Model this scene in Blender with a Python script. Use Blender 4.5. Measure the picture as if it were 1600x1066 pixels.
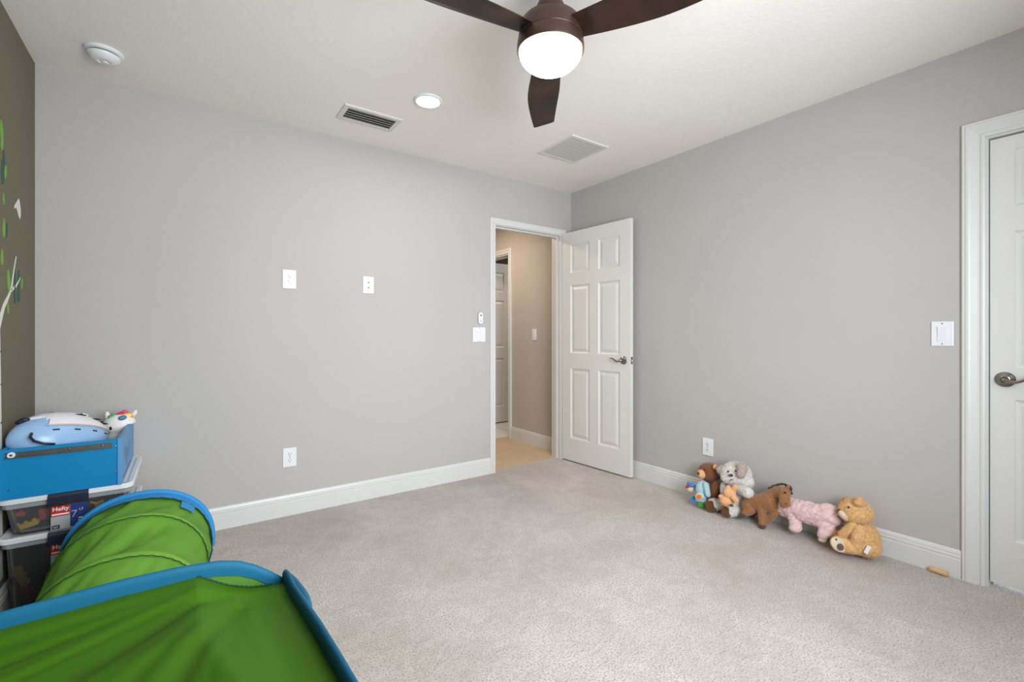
import bpy, bmesh, math, random
from mathutils import Vector, Matrix, noise
import numpy as np
random.seed(7)
for o in list(bpy.data.objects): bpy.data.objects.remove(o, do_unlink=True)
S = bpy.context.scene
COL = S.collection

# ------------------------------------------------------------------ camera
THETA = math.atan2(1010, 720)
FW = Vector((math.cos(THETA), math.sin(THETA), 0)); RT = Vector((math.sin(THETA), -math.cos(THETA), 0)); UP = Vector((0, 0, 1))
CAM = Vector((-2.924, -3.159, 1.122))
cd = bpy.data.cameras.new('camera'); cam = bpy.data.objects.new('camera', cd); COL.objects.link(cam)
cd.sensor_width = 36; cd.sensor_fit = 'HORIZONTAL'; cd.lens = 16.2; cd.shift_y = -8.4/1600; cd.clip_start = .02
cam.location = CAM; cam.rotation_euler = (math.radians(90), 0, THETA-math.radians(90))
S.camera = cam
# ------------------------------------------------------------------ world, lights, exposure
W = bpy.data.worlds.new('world'); S.world = W; W.use_nodes = True
W.node_tree.nodes['Background'].inputs[0].default_value = (.75, .87, 1, 1); W.node_tree.nodes['Background'].inputs[1].default_value = 1.0
def area(name, loc, rot, sx, sy, power, col, shape='RECTANGLE'):
    l = bpy.data.lights.new(name, 'AREA'); l.shape = shape; l.size = sx; l.size_y = sy; l.energy = power; l.color = col
    o = bpy.data.objects.new(name, l); COL.objects.link(o); o.location = loc; o.rotation_euler = rot
    return o
# daylight entering by the two windows behind the camera, the round ceiling lamp, the hall lamp
wl_ = area('window_daylight', (-1.95, -3.70, 1.40), (math.radians(83), 0, math.radians(-7)), 1.5, 1.3, 36, (.87, .935, 1)); wl_.data.spread = math.radians(135)
area('downlight_light', (-1.808, -.784, 2.415), (0, 0, 0), .14, .14, 1.3, (1, .97, .94), 'DISK')
area('hall_light', (-.75, .95, 2.40), (0, 0, 0), .3, .3, 8, (1, .80, .60), 'DISK')
area('bathroom_light', (1.1, 1.1, 2.40), (0, 0, 0), .5, .5, 5, (1, .97, .94), 'DISK')
S.view_settings.view_transform = 'Standard'; S.view_settings.look = 'None'
S.view_settings.exposure = 0.98; S.view_settings.gamma = 1; S.view_settings.use_curve_mapping = False

# ------------------------------------------------------------------ helpers
def lin(c): return tuple(((v/255)/12.92 if v/255 <= .04045 else ((v/255+.055)/1.055)**2.4) for v in c)
def direc(px):
    return FW + RT*((px-800)/720)
def P(px, py, t): return CAM + direc(px)*t + UP*((524.6-py)/720*t)
def PX(px, py, x): return P(px, py, (x-CAM.x)/direc(px).x)
def PY(px, py, y): return P(px, py, (y-CAM.y)/direc(px).y)

def mat(name, rgb, rough=.6, noise_amt=0, nscale=60, bump=0, bscale=200, metal=0, transl=0, emit=0, coat=0, sheen=0, rgb2=None, spec=.5, wave=None):
    m = bpy.data.materials.new(name); m.use_nodes = True; nt = m.node_tree; N = nt.nodes; L = nt.links
    b = N['Principled BSDF']; c = lin(rgb)
    b.inputs['Base Color'].default_value = (*c, 1); b.inputs['Roughness'].default_value = rough; b.inputs['Metallic'].default_value = metal
    b.inputs['Specular IOR Level'].default_value = spec
    b.inputs['Coat Weight'].default_value = coat; b.inputs['Sheen Weight'].default_value = sheen
    tc = N.new('ShaderNodeTexCoord')
    n = N.new('ShaderNodeTexNoise'); n.inputs['Scale'].default_value = nscale; n.inputs['Detail'].default_value = 4
    L.new(tc.outputs['Object'], n.inputs['Vector'])
    r = N.new('ShaderNodeMix'); r.data_type = 'RGBA'
    c2 = lin(rgb2) if rgb2 else tuple(max(0, v*(1-max(noise_amt, .02))) for v in c)
    r.inputs[6].default_value = (*c, 1); r.inputs[7].default_value = (*c2, 1)
    mr = N.new('ShaderNodeMapRange'); mr.inputs[1].default_value = .35; mr.inputs[2].default_value = .65
    L.new(n.outputs['Fac'], mr.inputs[0]); L.new(mr.outputs[0], r.inputs[0]); L.new(r.outputs[2], b.inputs['Base Color'])
    if bump:
        n2 = N.new('ShaderNodeTexNoise'); n2.inputs['Scale'].default_value = bscale; n2.inputs['Detail'].default_value = 3
        L.new(tc.outputs['Object'], n2.inputs['Vector'])
        bp = N.new('ShaderNodeBump'); bp.inputs['Strength'].default_value = bump; bp.inputs['Distance'].default_value = .004
        L.new(n2.outputs['Fac'], bp.inputs['Height']); L.new(bp.outputs[0], b.inputs['Normal'])
    if emit:
        b.inputs['Emission Color'].default_value = (*c, 1); b.inputs['Emission Strength'].default_value = emit
    if transl:
        tr = N.new('ShaderNodeBsdfTranslucent'); tr.inputs[0].default_value = (*c, 1)
        mx = N.new('ShaderNodeMixShader'); mx.inputs[0].default_value = transl
        L.new(b.outputs[0], mx.inputs[1]); L.new(tr.outputs[0], mx.inputs[2]); L.new(mx.outputs[0], N['Material Output'].inputs[0])
    return m

def wall_mat(name, rgb, bump=.12, scale=90, rough=.85, patch=.03):
    m = mat(name, rgb, rough, patch, 1.6, bump, scale, spec=.3); return m

M = {}
M['wall'] = wall_mat('wall_greige', (183, 179, 175))
M['accent'] = wall_mat('wall_olive', (114, 109, 91))
M['ceil'] = wall_mat('ceiling_paint', (242, 237, 231), .35, 45, .9)
M['hallwall'] = wall_mat('wall_hall_paint', (186, 178, 170))
M['trim'] = mat('trim_white', (214, 213, 210), .35, .01, 3)
M['door'] = mat('door_white', (220, 218, 213), .38, .01, 3, .03, 60)
M['plate'] = mat('plate_white', (228, 228, 230), .3)
M['slot'] = mat('slot_dark', (50, 48, 46), .6)
M['nickel'] = mat('brushed_nickel', (150, 145, 138), .25, .1, 300, metal=1)
M['steel'] = mat('rail_steel', (120, 118, 110), .4, .1, 100, metal=.9)
M['bronze'] = mat('fan_bronze', (66, 45, 35), .38, .1, 30, metal=.35)
M['globe'] = mat('lamp_glass', (255, 236, 212), .3, emit=19)
M['led'] = mat('led_lens', (255, 250, 244), .3, emit=14)
M['vent'] = mat('vent_paint', (218, 214, 208), .45)
M['dark'] = mat('black', (18, 17, 17), .6)
M['duct'] = mat('duct_inside', (92, 90, 86), .8)
M['tile'] = mat('tile_white', (224, 218, 212), .25, .06, 3)

def wood(name, a, b, scale=(6, 60, 6), rough=.4):
    m = mat(name, a, rough, rgb2=b, nscale=1); N = m.node_tree.nodes; L = m.node_tree.links
    mp = N.new('ShaderNodeMapping'); mp.inputs['Scale'].default_value = scale
    tc = [n for n in N if n.type == 'TEX_COORD'][0]; ns = [n for n in N if n.type == 'TEX_NOISE'][0]
    L.new(tc.outputs['Object'], mp.inputs[0]); L.new(mp.outputs[0], ns.inputs['Vector']); ns.inputs['Scale'].default_value = 1.5; ns.inputs['Detail'].default_value = 6
    return m
M['walnut'] = wood('blade_walnut', (56, 36, 27), (32, 21, 17), (4, 4, 4), .45); M['walnut'].node_tree.nodes['Principled BSDF'].inputs['Specular IOR Level'].default_value = .25
M['pine'] = wood('pine', (222, 182, 136), (196, 150, 104), (90, 10, 90), .6)

# carpet
def carpet(name, a, b, dark):
    m = bpy.data.materials.new(name); m.use_nodes = True; nt = m.node_tree; N = nt.nodes; L = nt.links
    B = N['Principled BSDF']; B.inputs['Roughness'].default_value = 1; B.inputs['Specular IOR Level'].default_value = .1; B.inputs['Sheen Weight'].default_value = .15
    tc = N.new('ShaderNodeTexCoord')
    def ns(sc, det=3, dist=0):
        n = N.new('ShaderNodeTexNoise'); n.inputs['Scale'].default_value = sc; n.inputs['Detail'].default_value = det; n.inputs['Distortion'].default_value = dist
        L.new(tc.outputs['Object'], n.inputs['Vector']); return n
    def mr(src, lo, hi):
        r = N.new('ShaderNodeMapRange'); r.inputs[1].default_value = lo; r.inputs[2].default_value = hi; L.new(src.outputs['Fac'], r.inputs[0]); return r
    big = mr(ns(1.7, 5, .6), .35, .68); mid = mr(ns(9, 5, 1.5), .38, .62); fine = mr(ns(150, 3), .36, .52); fib = ns(330, 2)
    m1 = N.new('ShaderNodeMix'); m1.data_type = 'RGBA'; m1.inputs[6].default_value = (*lin(a), 1); m1.inputs[7].default_value = (*lin(b), 1); L.new(big.outputs[0], m1.inputs[0])
    m2 = N.new('ShaderNodeMix'); m2.data_type = 'RGBA'; m2.blend_type = 'MULTIPLY'; L.new(m1.outputs[2], m2.inputs[6]); m2.inputs[7].default_value = (.90, .89, .88, 1); L.new(mid.outputs[0], m2.inputs[0])
    m3 = N.new('ShaderNodeMix'); m3.data_type = 'RGBA'; L.new(fine.outputs[0], m3.inputs[0]); m3.inputs[6].default_value = (*lin(dark), 1); L.new(m2.outputs[2], m3.inputs[7])
    L.new(m3.outputs[2], B.inputs['Base Color'])
    bp = N.new('ShaderNodeBump'); bp.inputs['Strength'].default_value = .9; bp.inputs['Distance'].default_value = .006; L.new(fib.outputs['Fac'], bp.inputs['Height'])
    bp2 = N.new('ShaderNodeBump'); bp2.inputs['Strength'].default_value = .5; bp2.inputs['Distance'].default_value = .01; n4 = ns(22, 4, 1); L.new(n4.outputs['Fac'], bp2.inputs['Height']); L.new(bp.outputs[0], bp2.inputs['Normal'])
    L.new(bp2.outputs[0], B.inputs['Normal'])
    return m
M['carpet'] = carpet('carpet_grey', (220, 213, 208), (202, 191, 184), (166, 155, 147))
M['carpet_hall'] = carpet('carpet_hall_beige', (232, 204, 168), (222, 194, 158), (196, 168, 132))

ROOT = {}
def link(o): COL.objects.link(o)
def build(name, bm, m, parent=None, smooth=False, label=None, auto=None):
    me = bpy.data.meshes.new(name)
    if isinstance(bm, bmesh.types.BMesh):
        bm.normal_update(); bm.to_mesh(me); bm.free()
    else: me = bm; me.name = name
    mats = m if isinstance(m, (list, tuple)) else [m]
    me.materials.clear()
    for k in mats: me.materials.append(M[k] if isinstance(k, str) else k)
    if smooth:
        me.polygons.foreach_set('use_smooth', [True]*len(me.polygons))
        if auto: me.set_sharp_from_angle(angle=math.radians(auto))
    o = bpy.data.objects.new(name, me); link(o)
    if parent:
        loc = ROOT[parent]; ROOT[o] = loc; o.parent = parent; me.transform(Matrix.Translation(-loc))
    else:
        co = np.empty(len(me.vertices)*3); me.vertices.foreach_get('co', co); co = co.reshape(-1, 3)
        loc = Vector(((co[:, 0].min()+co[:, 0].max())/2, (co[:, 1].min()+co[:, 1].max())/2, co[:, 2].min()))
        me.transform(Matrix.Translation(-loc)); o.location = loc; ROOT[o] = loc
    if label: o['label'] = label
    return o
def struct(name, bm, m, parent=None, **k):
    o = build(name, bm, m, parent, **k)
    if not parent: o['kind'] = 'structure'
    return o
def thing(name, label, cat, loc, group=None, kind=None):
    o = bpy.data.objects.new(name, None); link(o); o.location = loc; ROOT[o] = Vector(loc); o.empty_display_size = .05
    if kind: o['kind'] = kind
    if label: o['label'] = label
    if cat: o['category'] = cat
    if group: o['group'] = group
    return o
def tag(o, label, cat, group=None):
    o['label'] = label; o['category'] = cat
    if group: o['group'] = group
    return o
def nb(): return bmesh.new()
def bm_solid(bm, geom, thickness):
    bmesh.ops.recalc_face_normals(bm, faces=bm.faces[:]); bm.normal_update(); bmesh.ops.solidify(bm, geom=geom, thickness=thickness)
def box(bm, a, b, bev=0, mtx=None, seg=1):
    a = Vector(a); b = Vector(b); c = (a+b)/2; s = b-a
    r = bmesh.ops.create_cube(bm, size=1); vs = r['verts']
    bmesh.ops.scale(bm, verts=vs, vec=(abs(s.x), abs(s.y), abs(s.z))); bmesh.ops.translate(bm, verts=vs, vec=c)
    if bev:
        es = list({e for v in vs for e in v.link_edges})
        r = bmesh.ops.bevel(bm, geom=es, offset=bev, segments=seg, affect='EDGES', profile=.5)
        vs = list(set(vs) | set(r['verts'])); vs = [v for v in vs if v.is_valid]
    if mtx is not None:
        bmesh.ops.transform(bm, matrix=mtx, verts=vs)
    return bm
def lathe(bm, prof, seg=32, mtx=None, cap=True):
    rings = []
    for r, z in prof:
        if r < 1e-6: rings.append([bm.verts.new((0, 0, z))])
        else: rings.append([bm.verts.new((r*math.cos(2*math.pi*i/seg), r*math.sin(2*math.pi*i/seg), z)) for i in range(seg)])
    for A, B in zip(rings, rings[1:]):
        for i in range(seg):
            j = (i+1) % seg
            if len(A) == 1 and len(B) > 1: bm.faces.new((A[0], B[j], B[i]))
            elif len(B) == 1 and len(A) > 1: bm.faces.new((A[i], A[j], B[0]))
            elif len(A) > 1: bm.faces.new((A[i], A[j], B[j], B[i]))
    if cap:
        if len(rings[0]) > 1: bm.faces.new(list(reversed(rings[0])))
        if len(rings[-1]) > 1: bm.faces.new(rings[-1])
    if mtx is not None: bmesh.ops.transform(bm, matrix=mtx, verts=[v for R in rings for v in R])
    bmesh.ops.recalc_face_normals(bm, faces=bm.faces[:])
    return bm
def frame_to(d, up=Vector((0, 0, 1))):
    d = d.normalized(); u = up if abs(d.dot(up)) < .98 else Vector((1, 0, 0))
    x = u.cross(d).normalized(); y = d.cross(x)
    return Matrix((x, y, d)).transposed()
def tube(bm, pts, r, seg=8, closed=False):
    pts = [Vector(p) for p in pts]; n = len(pts); rings = []
    for i, p in enumerate(pts):
        a = pts[(i-1) % n] if (closed or i) else p; b = pts[(i+1) % n] if (closed or i < n-1) else p
        m = frame_to(b-a); rr = r[i] if isinstance(r, (list, tuple)) else r
        rings.append([bm.verts.new(p+m@Vector((rr*math.cos(2*math.pi*k/seg), rr*math.sin(2*math.pi*k/seg), 0))) for k in range(seg)])
    prs = list(zip(rings, rings[1:])) + ([(rings[-1], rings[0])] if closed else [])
    for A, B in prs:
        for k in range(seg): bm.faces.new((A[k], A[(k+1) % seg], B[(k+1) % seg], B[k]))
    if not closed: bm.faces.new(list(reversed(rings[0]))); bm.faces.new(rings[-1])
    return bm
def prism(bm, poly, vec, flip=False):
    a = [bm.verts.new(p) for p in poly]; b = [bm.verts.new(Vector(p)+Vector(vec)) for p in poly]; n = len(a)
    bm.faces.new(a); bm.faces.new(list(reversed(b)))
    for i in range(n): bm.faces.new((a[i], b[i], b[(i+1) % n], a[(i+1) % n]))
    bmesh.ops.recalc_face_normals(bm, faces=bm.faces[:]); return bm
def ell(bm, c, r, roll=0, sub=3, basis=None, pitch=0):
    """ellipsoid; r = (across, deep, high), rolled in the plane facing the room corner"""
    if not isinstance(r, (tuple, list)): r = (r, r, r)
    A, B, C = basis or (RT, FW, UP); a = math.radians(roll)
    u = A*math.cos(a)+C*math.sin(a); w = -A*math.sin(a)+C*math.cos(a); v = B
    if pitch:
        p = math.radians(pitch); v, w = v*math.cos(p)+w*math.sin(p), -v*math.sin(p)+w*math.cos(p)
    m = Matrix.Translation(c) @ Matrix((u, v, w)).transposed().to_4x4() @ Matrix.Diagonal((*r, 1))
    bmesh.ops.create_icosphere(bm, subdivisions=sub, radius=1, matrix=m); return bm
def limb(bm, p, q, r0, r1, n=7):
    for i in range(n):
        s = i/(n-1); ell(bm, p.lerp(q, s), r0+(r1-r0)*s, sub=2)
def union(bm, vox=.005, smooth=4):
    """weld overlapping soft lumps into one continuous skin"""
    me = bpy.data.meshes.new('t'); bm.to_mesh(me); bm.free()
    o = bpy.data.objects.new('t', me); link(o)
    r = o.modifiers.new('r', 'REMESH'); r.mode = 'VOXEL'; r.voxel_size = vox
    s = o.modifiers.new('s', 'SMOOTH'); s.iterations = smooth; s.factor = .5
    dg = bpy.context.evaluated_depsgraph_get(); out = bpy.data.meshes.new_from_object(o.evaluated_get(dg))
    bpy.data.objects.remove(o, do_unlink=True); return out
def tweak(me, fn):
    nr = [v.normal.copy() for v in me.vertices]
    for v, n in zip(me.vertices, nr): v.co = fn(v.co, n)
    me.update(); return me
def settle(me, amp=.0012, sc=160, wall=-.004, floor=.001):
    def f(c, n):
        c = c + n*(noise.noise(c*sc)*amp)
        w = -.018 if c.z < .132 else wall
        if c.x > w: c.x = w
        if c.z < floor: c.z = floor
        return c
    return tweak(me, f)
def fur(me, name, m, parent, n, ln, wd=.0011, seed=1):
    rnd = random.Random(seed); bm = nb(); pol = me.polygons; k = len(pol); off = ROOT[parent]
    for _ in range(n):
        p = pol[rnd.randrange(k)]; pc = p.center+off; c = pc + Vector((rnd.uniform(-1, 1), rnd.uniform(-1, 1), rnd.uniform(-1, 1)))*.002; nn = p.normal
        d = (nn + Vector((rnd.uniform(-.5, .5), rnd.uniform(-.5, .5), rnd.uniform(-.9, .1)))).normalized(); s = d.orthogonal().normalized()
        s = (Matrix.Rotation(rnd.uniform(0, 6.28), 3, d) @ s)*wd
        tip = c+d*ln*rnd.uniform(.6, 1.1); tip.x = min(tip.x, -.019 if tip.z < .132 else -.003); tip.z = max(tip.z, .001)
        if pc.x > -.006 or pc.z < .003: continue
        a = bm.verts.new(c-s); b = bm.verts.new(c+s); t = bm.verts.new(tip); bm.faces.new((a, b, t))
    o = build(name, bm, m, parent); o['kind'] = 'stuff'
    return o
def text(name, s, size, mtx, m, parent, ext=.0004, bold=0):
    c = bpy.data.curves.new('t', 'FONT'); c.body = s; c.size = size; c.extrude = ext; c.align_x = 'CENTER'; c.align_y = 'CENTER'; c.offset = bold; c.resolution_u = 3
    o = bpy.data.objects.new('t', c); link(o)
    me = bpy.data.meshes.new_from_object(o.evaluated_get(bpy.context.evaluated_depsgraph_get()))
    bpy.data.objects.remove(o, do_unlink=True); me.transform(mtx)
    return build(name, me, m, parent)

# ------------------------------------------------------------------ room shell
XL, YB, H = -3.51, -3.79, 2.44      # left wall, rear wall, ceiling
T = .12
struct('floor', box(nb(), (XL-T, YB-T, -.1), (T, .07, 0)), 'carpet')
struct('ceiling', box(nb(), (XL-T, YB-T, H), (T, 0, H+.1)), 'ceil')
# far wall with the doorway  x -0.865..-0.115
DX0, DX1, DH = -.857, -.112, 2.048
w = nb(); box(w, (XL-T, 0, 0), (DX0, T, H)); box(w, (DX1, 0, 0), (.0, T, H)); box(w, (DX0, 0, DH), (DX1, T, H)); box(w, (XL-T, 0, H), (T, T, H+.1))
struct('wall_far', w, 'wall')
struct('wall_left', box(nb(), (XL-T, YB, 0), (XL, 0, H)), 'accent')
CY0, CY1 = -3.463, -2.700
w = nb(); box(w, (0, CY1, 0), (T, T, H)); box(w, (0, YB, 0), (T, CY0, H)); box(w, (0, CY0, 2.02), (T, CY1, H))
struct('wall_right', w, 'wall')
w = nb(); WX0, WX1, WZ0, WZ1 = -2.72, -1.18, .73, 2.08
box(w, (XL-T, YB-T, 0), (WX0, YB, H)); box(w, (WX1, YB-T, 0), (T, YB, H)); box(w, (WX0, YB-T, 0), (WX1, YB, WZ0)); box(w, (WX0, YB-T, WZ1), (WX1, YB, H))
struct('wall_rear', w, 'wall')
wn = thing('window_1', None, None, (-1.95, YB, WZ0), kind='structure')
f = nb()
for a, b in [((WX0, YB-.08, WZ0), (WX0+.04, YB-.03, WZ1)), ((WX1-.04, YB-.08, WZ0), (WX1, YB-.03, WZ1)), ((WX0, YB-.08, WZ0), (WX1, YB-.03, WZ0+.04)), ((WX0, YB-.08, WZ1-.04), (WX1, YB-.03, WZ1)), ((-1.97, YB-.08, WZ0), (-1.93, YB-.03, WZ1)), ((WX0, YB-.08, 1.38), (WX1, YB-.03, 1.42))]: box(f, a, b)
build('window_frame', f, 'trim', wn)
build('window_sill', box(nb(), (WX0-.05, YB-.02, WZ0-.03), (WX1+.05, YB+.05, WZ0), .004), 'trim', wn)

# baseboards
def base_profile():
    return [(0, 0), (.015, 0), (.015, .086), (.0125, .089), (.0125, .092), (.0145, .095), (.0145, .103), (.011, .106), (.011, .109), (.012, .113), (.009, .124), (.004, .129), (0, .129)]
def baseboard(name, p, q, nrm):
    p = Vector(p); q = Vector(q); n = Vector(nrm)
    return struct(name, prism(nb(), [p+n*a+UP*b for a, b in base_profile()], q-p), 'trim')
baseboard('baseboard_far', (XL, 0, 0), (-.897, 0, 0), (0, -1, 0))
baseboard('baseboard_right', (0, 0, 0), (0, -2.632, 0), (-1, 0, 0))
baseboard('baseboard_left', (XL, YB, 0), (XL, -.016, 0), (1, 0, 0))
baseboard('baseboard_rear', (XL+.016, YB, 0), (-.0, YB, 0), (0, 1, 0))

# moulded casing: profile (across, proud)
CP = [(0, 0), (0, .010), (.006, .013), (.012, .013), (.016, .010), (.022, .0105), (.042, .016), (.048, .019), (.056, .019), (.060, .016), (.066, .016), (.070, .012), (.070, 0)]
def casing(name, mtx, w, h, sc=1.0, m='trim', legs=(1, 1)):
    """mtx maps local (x along wall, y out of wall, z up); opening 0..w, 0..h ; inner edge is profile 0"""
    bm = nb(); n = len(CP)
    st = [(-1, 0)], 
    rings = []
    def ring(fx, fz): return [bm.verts.new(mtx @ Vector(fx(a*sc) + (0,))) for a, b in CP]
    R = []
    R.append([bm.verts.new(mtx @ Vector((-a*sc, b, 0))) for a, b in CP])
    R.append([bm.verts.new(mtx @ Vector((-a*sc, b, h+a*sc))) for a, b in CP])
    R.append([bm.verts.new(mtx @ Vector((w+a*sc*legs[1], b, h+a*sc))) for a, b in CP])
    R.append([bm.verts.new(mtx @ Vector((w+a*sc*legs[1], b, 0))) for a, b in CP])
    for A, B in zip(R, R[1:]):
        for k in range(n): bm.faces.new((A[k], A[(k+1) % n], B[(k+1) % n], B[k]))
    bm.faces.new(R[0]); bm.faces.new(list(reversed(R[-1])))
    bmesh.ops.recalc_face_normals(bm, faces=bm.faces[:])
    return struct(name, bm, m)
def MX(o, x, y):  # origin, local x dir, local out dir
    x = Vector(x); y = Vector(y); m = Matrix((x, y, UP)).transposed().to_4x4(); return Matrix.Translation(Vector(o)) @ m
casing('trim_1', MX((DX0+.013, 0, 0), (1, 0, 0), (0, -1, 0)), DX1-DX0-.026, DH-.013, .74, legs=(1, .98))
casing('trim_2', MX((0, CY1-.010, 0), (0, -1, 0), (-1, 0, 0)), CY1-CY0-.02, 2.010, 1.10)
# jambs of the hall doorway with stop
def jamb(name, x0, x1, y0, y1, h, stop_y, axis='x', m='trim'):
    bm = nb(); t = .018
    def bx(a, b):
        if axis == 'x': box(bm, a, b)
        else: box(bm, (a[1], a[0], a[2]), (b[1], b[0], b[2]))
    bx((x0, y0, 0), (x0+t, y1, h-t)); bx((x1-t, y0, 0), (x1, y1, h-t)); bx((x0, y0, h-t), (x1, y1, h))
    bx((x0+t, stop_y, 0), (x0+t+.01, stop_y+.035, h-t-.01)); bx((x1-t-.01, stop_y, 0), (x1-t, stop_y+.035, h-t-.01)); bx((x0+t, stop_y, h-t-.01), (x1-t, stop_y+.035, h-t))
    return struct(name, bm, m)
jamb('trim_3', DX0, DX1, 0, T, DH, .042)
jamb('trim_4', CY0, CY1, 0, T, 2.02, .055, 'y')

# ------------------------------------------------------------------ hall
def hs(name, a, b, m): return struct(name, box(nb(), a, b), m)
hs('floor_hall', (-1.7, .07, -.1), (.12, 1.05, 0), 'carpet_hall')
# threshold floor beyond: tile pieces
tl = struct('floor_bathroom', box(nb(), (-1.7, 1.05, -.1), (2.2, 3.3, -.006)), M['slot'])
for i in range(-3, 4):
    for j in range(4):
        a = (.19+i*.5+.004, 1.055+j*.5, -.006); build('tile', box(nb(), a, (a[0]+.492, a[1]+.494, 0), .001), 'tile', tl)
tl2 = hs('floor_bathroom_side', (.12, .3, -.1), (2.2, 1.05, -.001), 'tile')
HD0, HD1 = 1.0, 1.775
w = nb(); box(w, (.0, T, 0), (.12, HD0, H)); box(w, (.0, HD1, 0), (.12, 3.3, H)); box(w, (.0, HD0, 2.035), (.12, HD1, H)); struct('wall_hall_right', w, 'hallwall')
hs('wall_hall_left', (-1.82, T, 0), (-1.7, 3.3, H), 'hallwall')
hs('wall_hall_far', (-1.7, 3.3, 0), (2.3, 3.4, H), 'hallwall')
hs('ceiling_hall', (-1.82, T, H), (2.3, 3.4, H+.1), 'ceil')
hs('wall_bathroom_right', (2.2, .3, 0), (2.3, 3.3, H), 'hallwall')
hs('wall_bathroom_near', (.12, .2, 0), (2.3, .3, H), 'hallwall')
baseboard('baseboard_hall', (0, T, 0), (0, HD0-.055, 0), (-1, 0, 0))
casing('trim_5', MX((0, HD0+.0, 0), (0, 1, 0), (-1, 0, 0)), HD1-HD0, 2.03, .78)
jamb('trim_6', HD0, HD1, 0, .12, 2.035, .03, 'y')

# ------------------------------------------------------------------ six panel doors
def door(name, mtx, w, h=2.03, th=.035, stile=None):
    """local x 0..w from hinge, y 0..-th (front face y=0 outward +y), z up"""
    org = mtx @ Vector((0, 0, 0)); d = thing(name, None, None, org, kind='structure')
    st = stile or .105*w/.76; mid = .10*w/.76; pw = (w-2*st-mid)/2
    rows = [(.20, .82), (.955, 1.555), (1.665, 1.915)]
    xs = [(st, st+pw), (st+pw+mid, w-st)]
    dp = .010
    bm = nb()
    # stiles and rails as solid bars around openings
    box(bm, (0, -th, 0), (st, 0, h)); box(bm, (w-st, -th, 0), (w, 0, h)); box(bm, (st+pw, -th, rows[0][0]), (st+pw+mid, 0, rows[2][1]))
    zz = [0, rows[0][0], rows[0][1], rows[1][0], rows[1][1], rows[2][0], rows[2][1], h]
    for k in range(0, 8, 2):
        if k in (0, 6): box(bm, (st, -th, zz[k]), (w-st, 0, zz[k+1]))
        else:
            for a, b in xs: box(bm, (a, -th, zz[k]), (b, 0, zz[k+1]))
    bmesh.ops.transform(bm, matrix=mtx, verts=bm.verts[:])
    build('leaf', bm, 'door', d)
    for a, b in xs:
        for z0, z1 in rows:
            bm = nb()
            for sgn, yf in ((1, 0), (-1, -th)):
                lv = [(0, 0), (.004, -dp*.5), (.012, -dp), (.020, -dp), (.040, -.003), (.046, -.0025)]
                R = []
                for i, (ins, dy) in enumerate(lv):
                    y = yf+dy*sgn
                    R.append([bm.verts.new((x, y, z)) for x, z in ((a+ins, z0+ins), (b-ins, z0+ins), (b-ins, z1-ins), (a+ins, z1-ins))])
                for A, B in zip(R, R[1:]):
                    for k in range(4): bm.faces.new((A[k], A[(k+1) % 4], B[(k+1) % 4], B[k]))
                bm.faces.new(R[-1])
            bmesh.ops.recalc_face_normals(bm, faces=bm.faces[:])
            bmesh.ops.transform(bm, matrix=mtx, verts=bm.verts[:])
            build('panel', bm, 'door', d)
    return d
def lever(parent, mtx, side=1):
    """local: x along door toward hinge (+), y out, z up, origin on door face at rosette centre"""
    r = lathe(nb(), [(0, 0), (.033, 0), (.033, .004), (.030, .007), (.024, .009), (.021, .012), (.014, .015), (.013, .03), (0, .03)], 32, mtx @ Matrix(((1, 0, 0, 0), (0, 0, 1, 0), (0, 1, 0, 0), (0, 0, 0, 1))))
    hd = build('handle', r, 'nickel', parent, smooth=True, auto=40, label='brushed nickel lever handle')
    pts = []; rr = []
    for i in range(15):
        s = i/14; pts.append(mtx @ Vector((s*.108*side-.006*side, .042+.004*math.sin(s*3.1), .010*math.sin(s*5.6-.3)*-1+.006*s))); rr.append(.0085-.0035*s)
    b = tube(nb(), pts, rr, 10); tube(b, [mtx @ Vector((0, .012, 0)), mtx @ Vector((0, .046, 0))], .0105, 12)
    build('lever', b, 'nickel', hd, smooth=True)
# bedroom door opened against the right wall; hinge by the corner
hinge = Vector((-.128, -.022, .012)); free = Vector((-.083, -.768, .012)); dx = (free-hinge).normalized(); out = Vector((dx.y, -dx.x, 0))
if out.x > 0: out = -out
m1 = MX(hinge, dx, out); d1 = door('door_1', m1, .745)
lv = m1 @ Matrix.Translation((.745-.064, 0, .915)); lm = lv @ Matrix.Diagonal((-1, 1, 1, 1)); lever(d1, lm, 1)
bk = m1 @ Matrix.Translation((.745-.064, -.035, .915)) @ Matrix.Diagonal((-1, -1, 1, 1)); lever(d1, bk, 1)
b = nb(); box(b, (.745, -.029, .887), (.7465, -.006, .943), .0003); box(b, (.746, -.023, .903), (.754, -.012, .925), .002); bmesh.ops.transform(b, matrix=m1, verts=b.verts[:]); build('latch', b, 'nickel', d1, label='nickel latch plate')
for z in (.2, 1.0, 1.8):
    b = nb(); tube(b, [m1 @ Vector((-.004, -.036, z)), m1 @ Vector((-.004, -.036, z+.09))], .006, 10); build('hinge', b, 'nickel', d1)
# closet door in the right wall
m2 = MX((.02, -3.442, .022), (0, 1, 0), (-1, 0, 0)); 
d2 = door('door_2', m2, .721, 1.975, stile=.074)
lever(d2, MX((.02, -2.768, .929), (0, -1, 0), (-1, 0, 0)), 1)
# white door standing open in the bathroom beyond the hall
m3 = MX((.13, 1.745, .015), (1, 0, 0), (0, -1, 0)); door('door_3', m3, .73)

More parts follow.
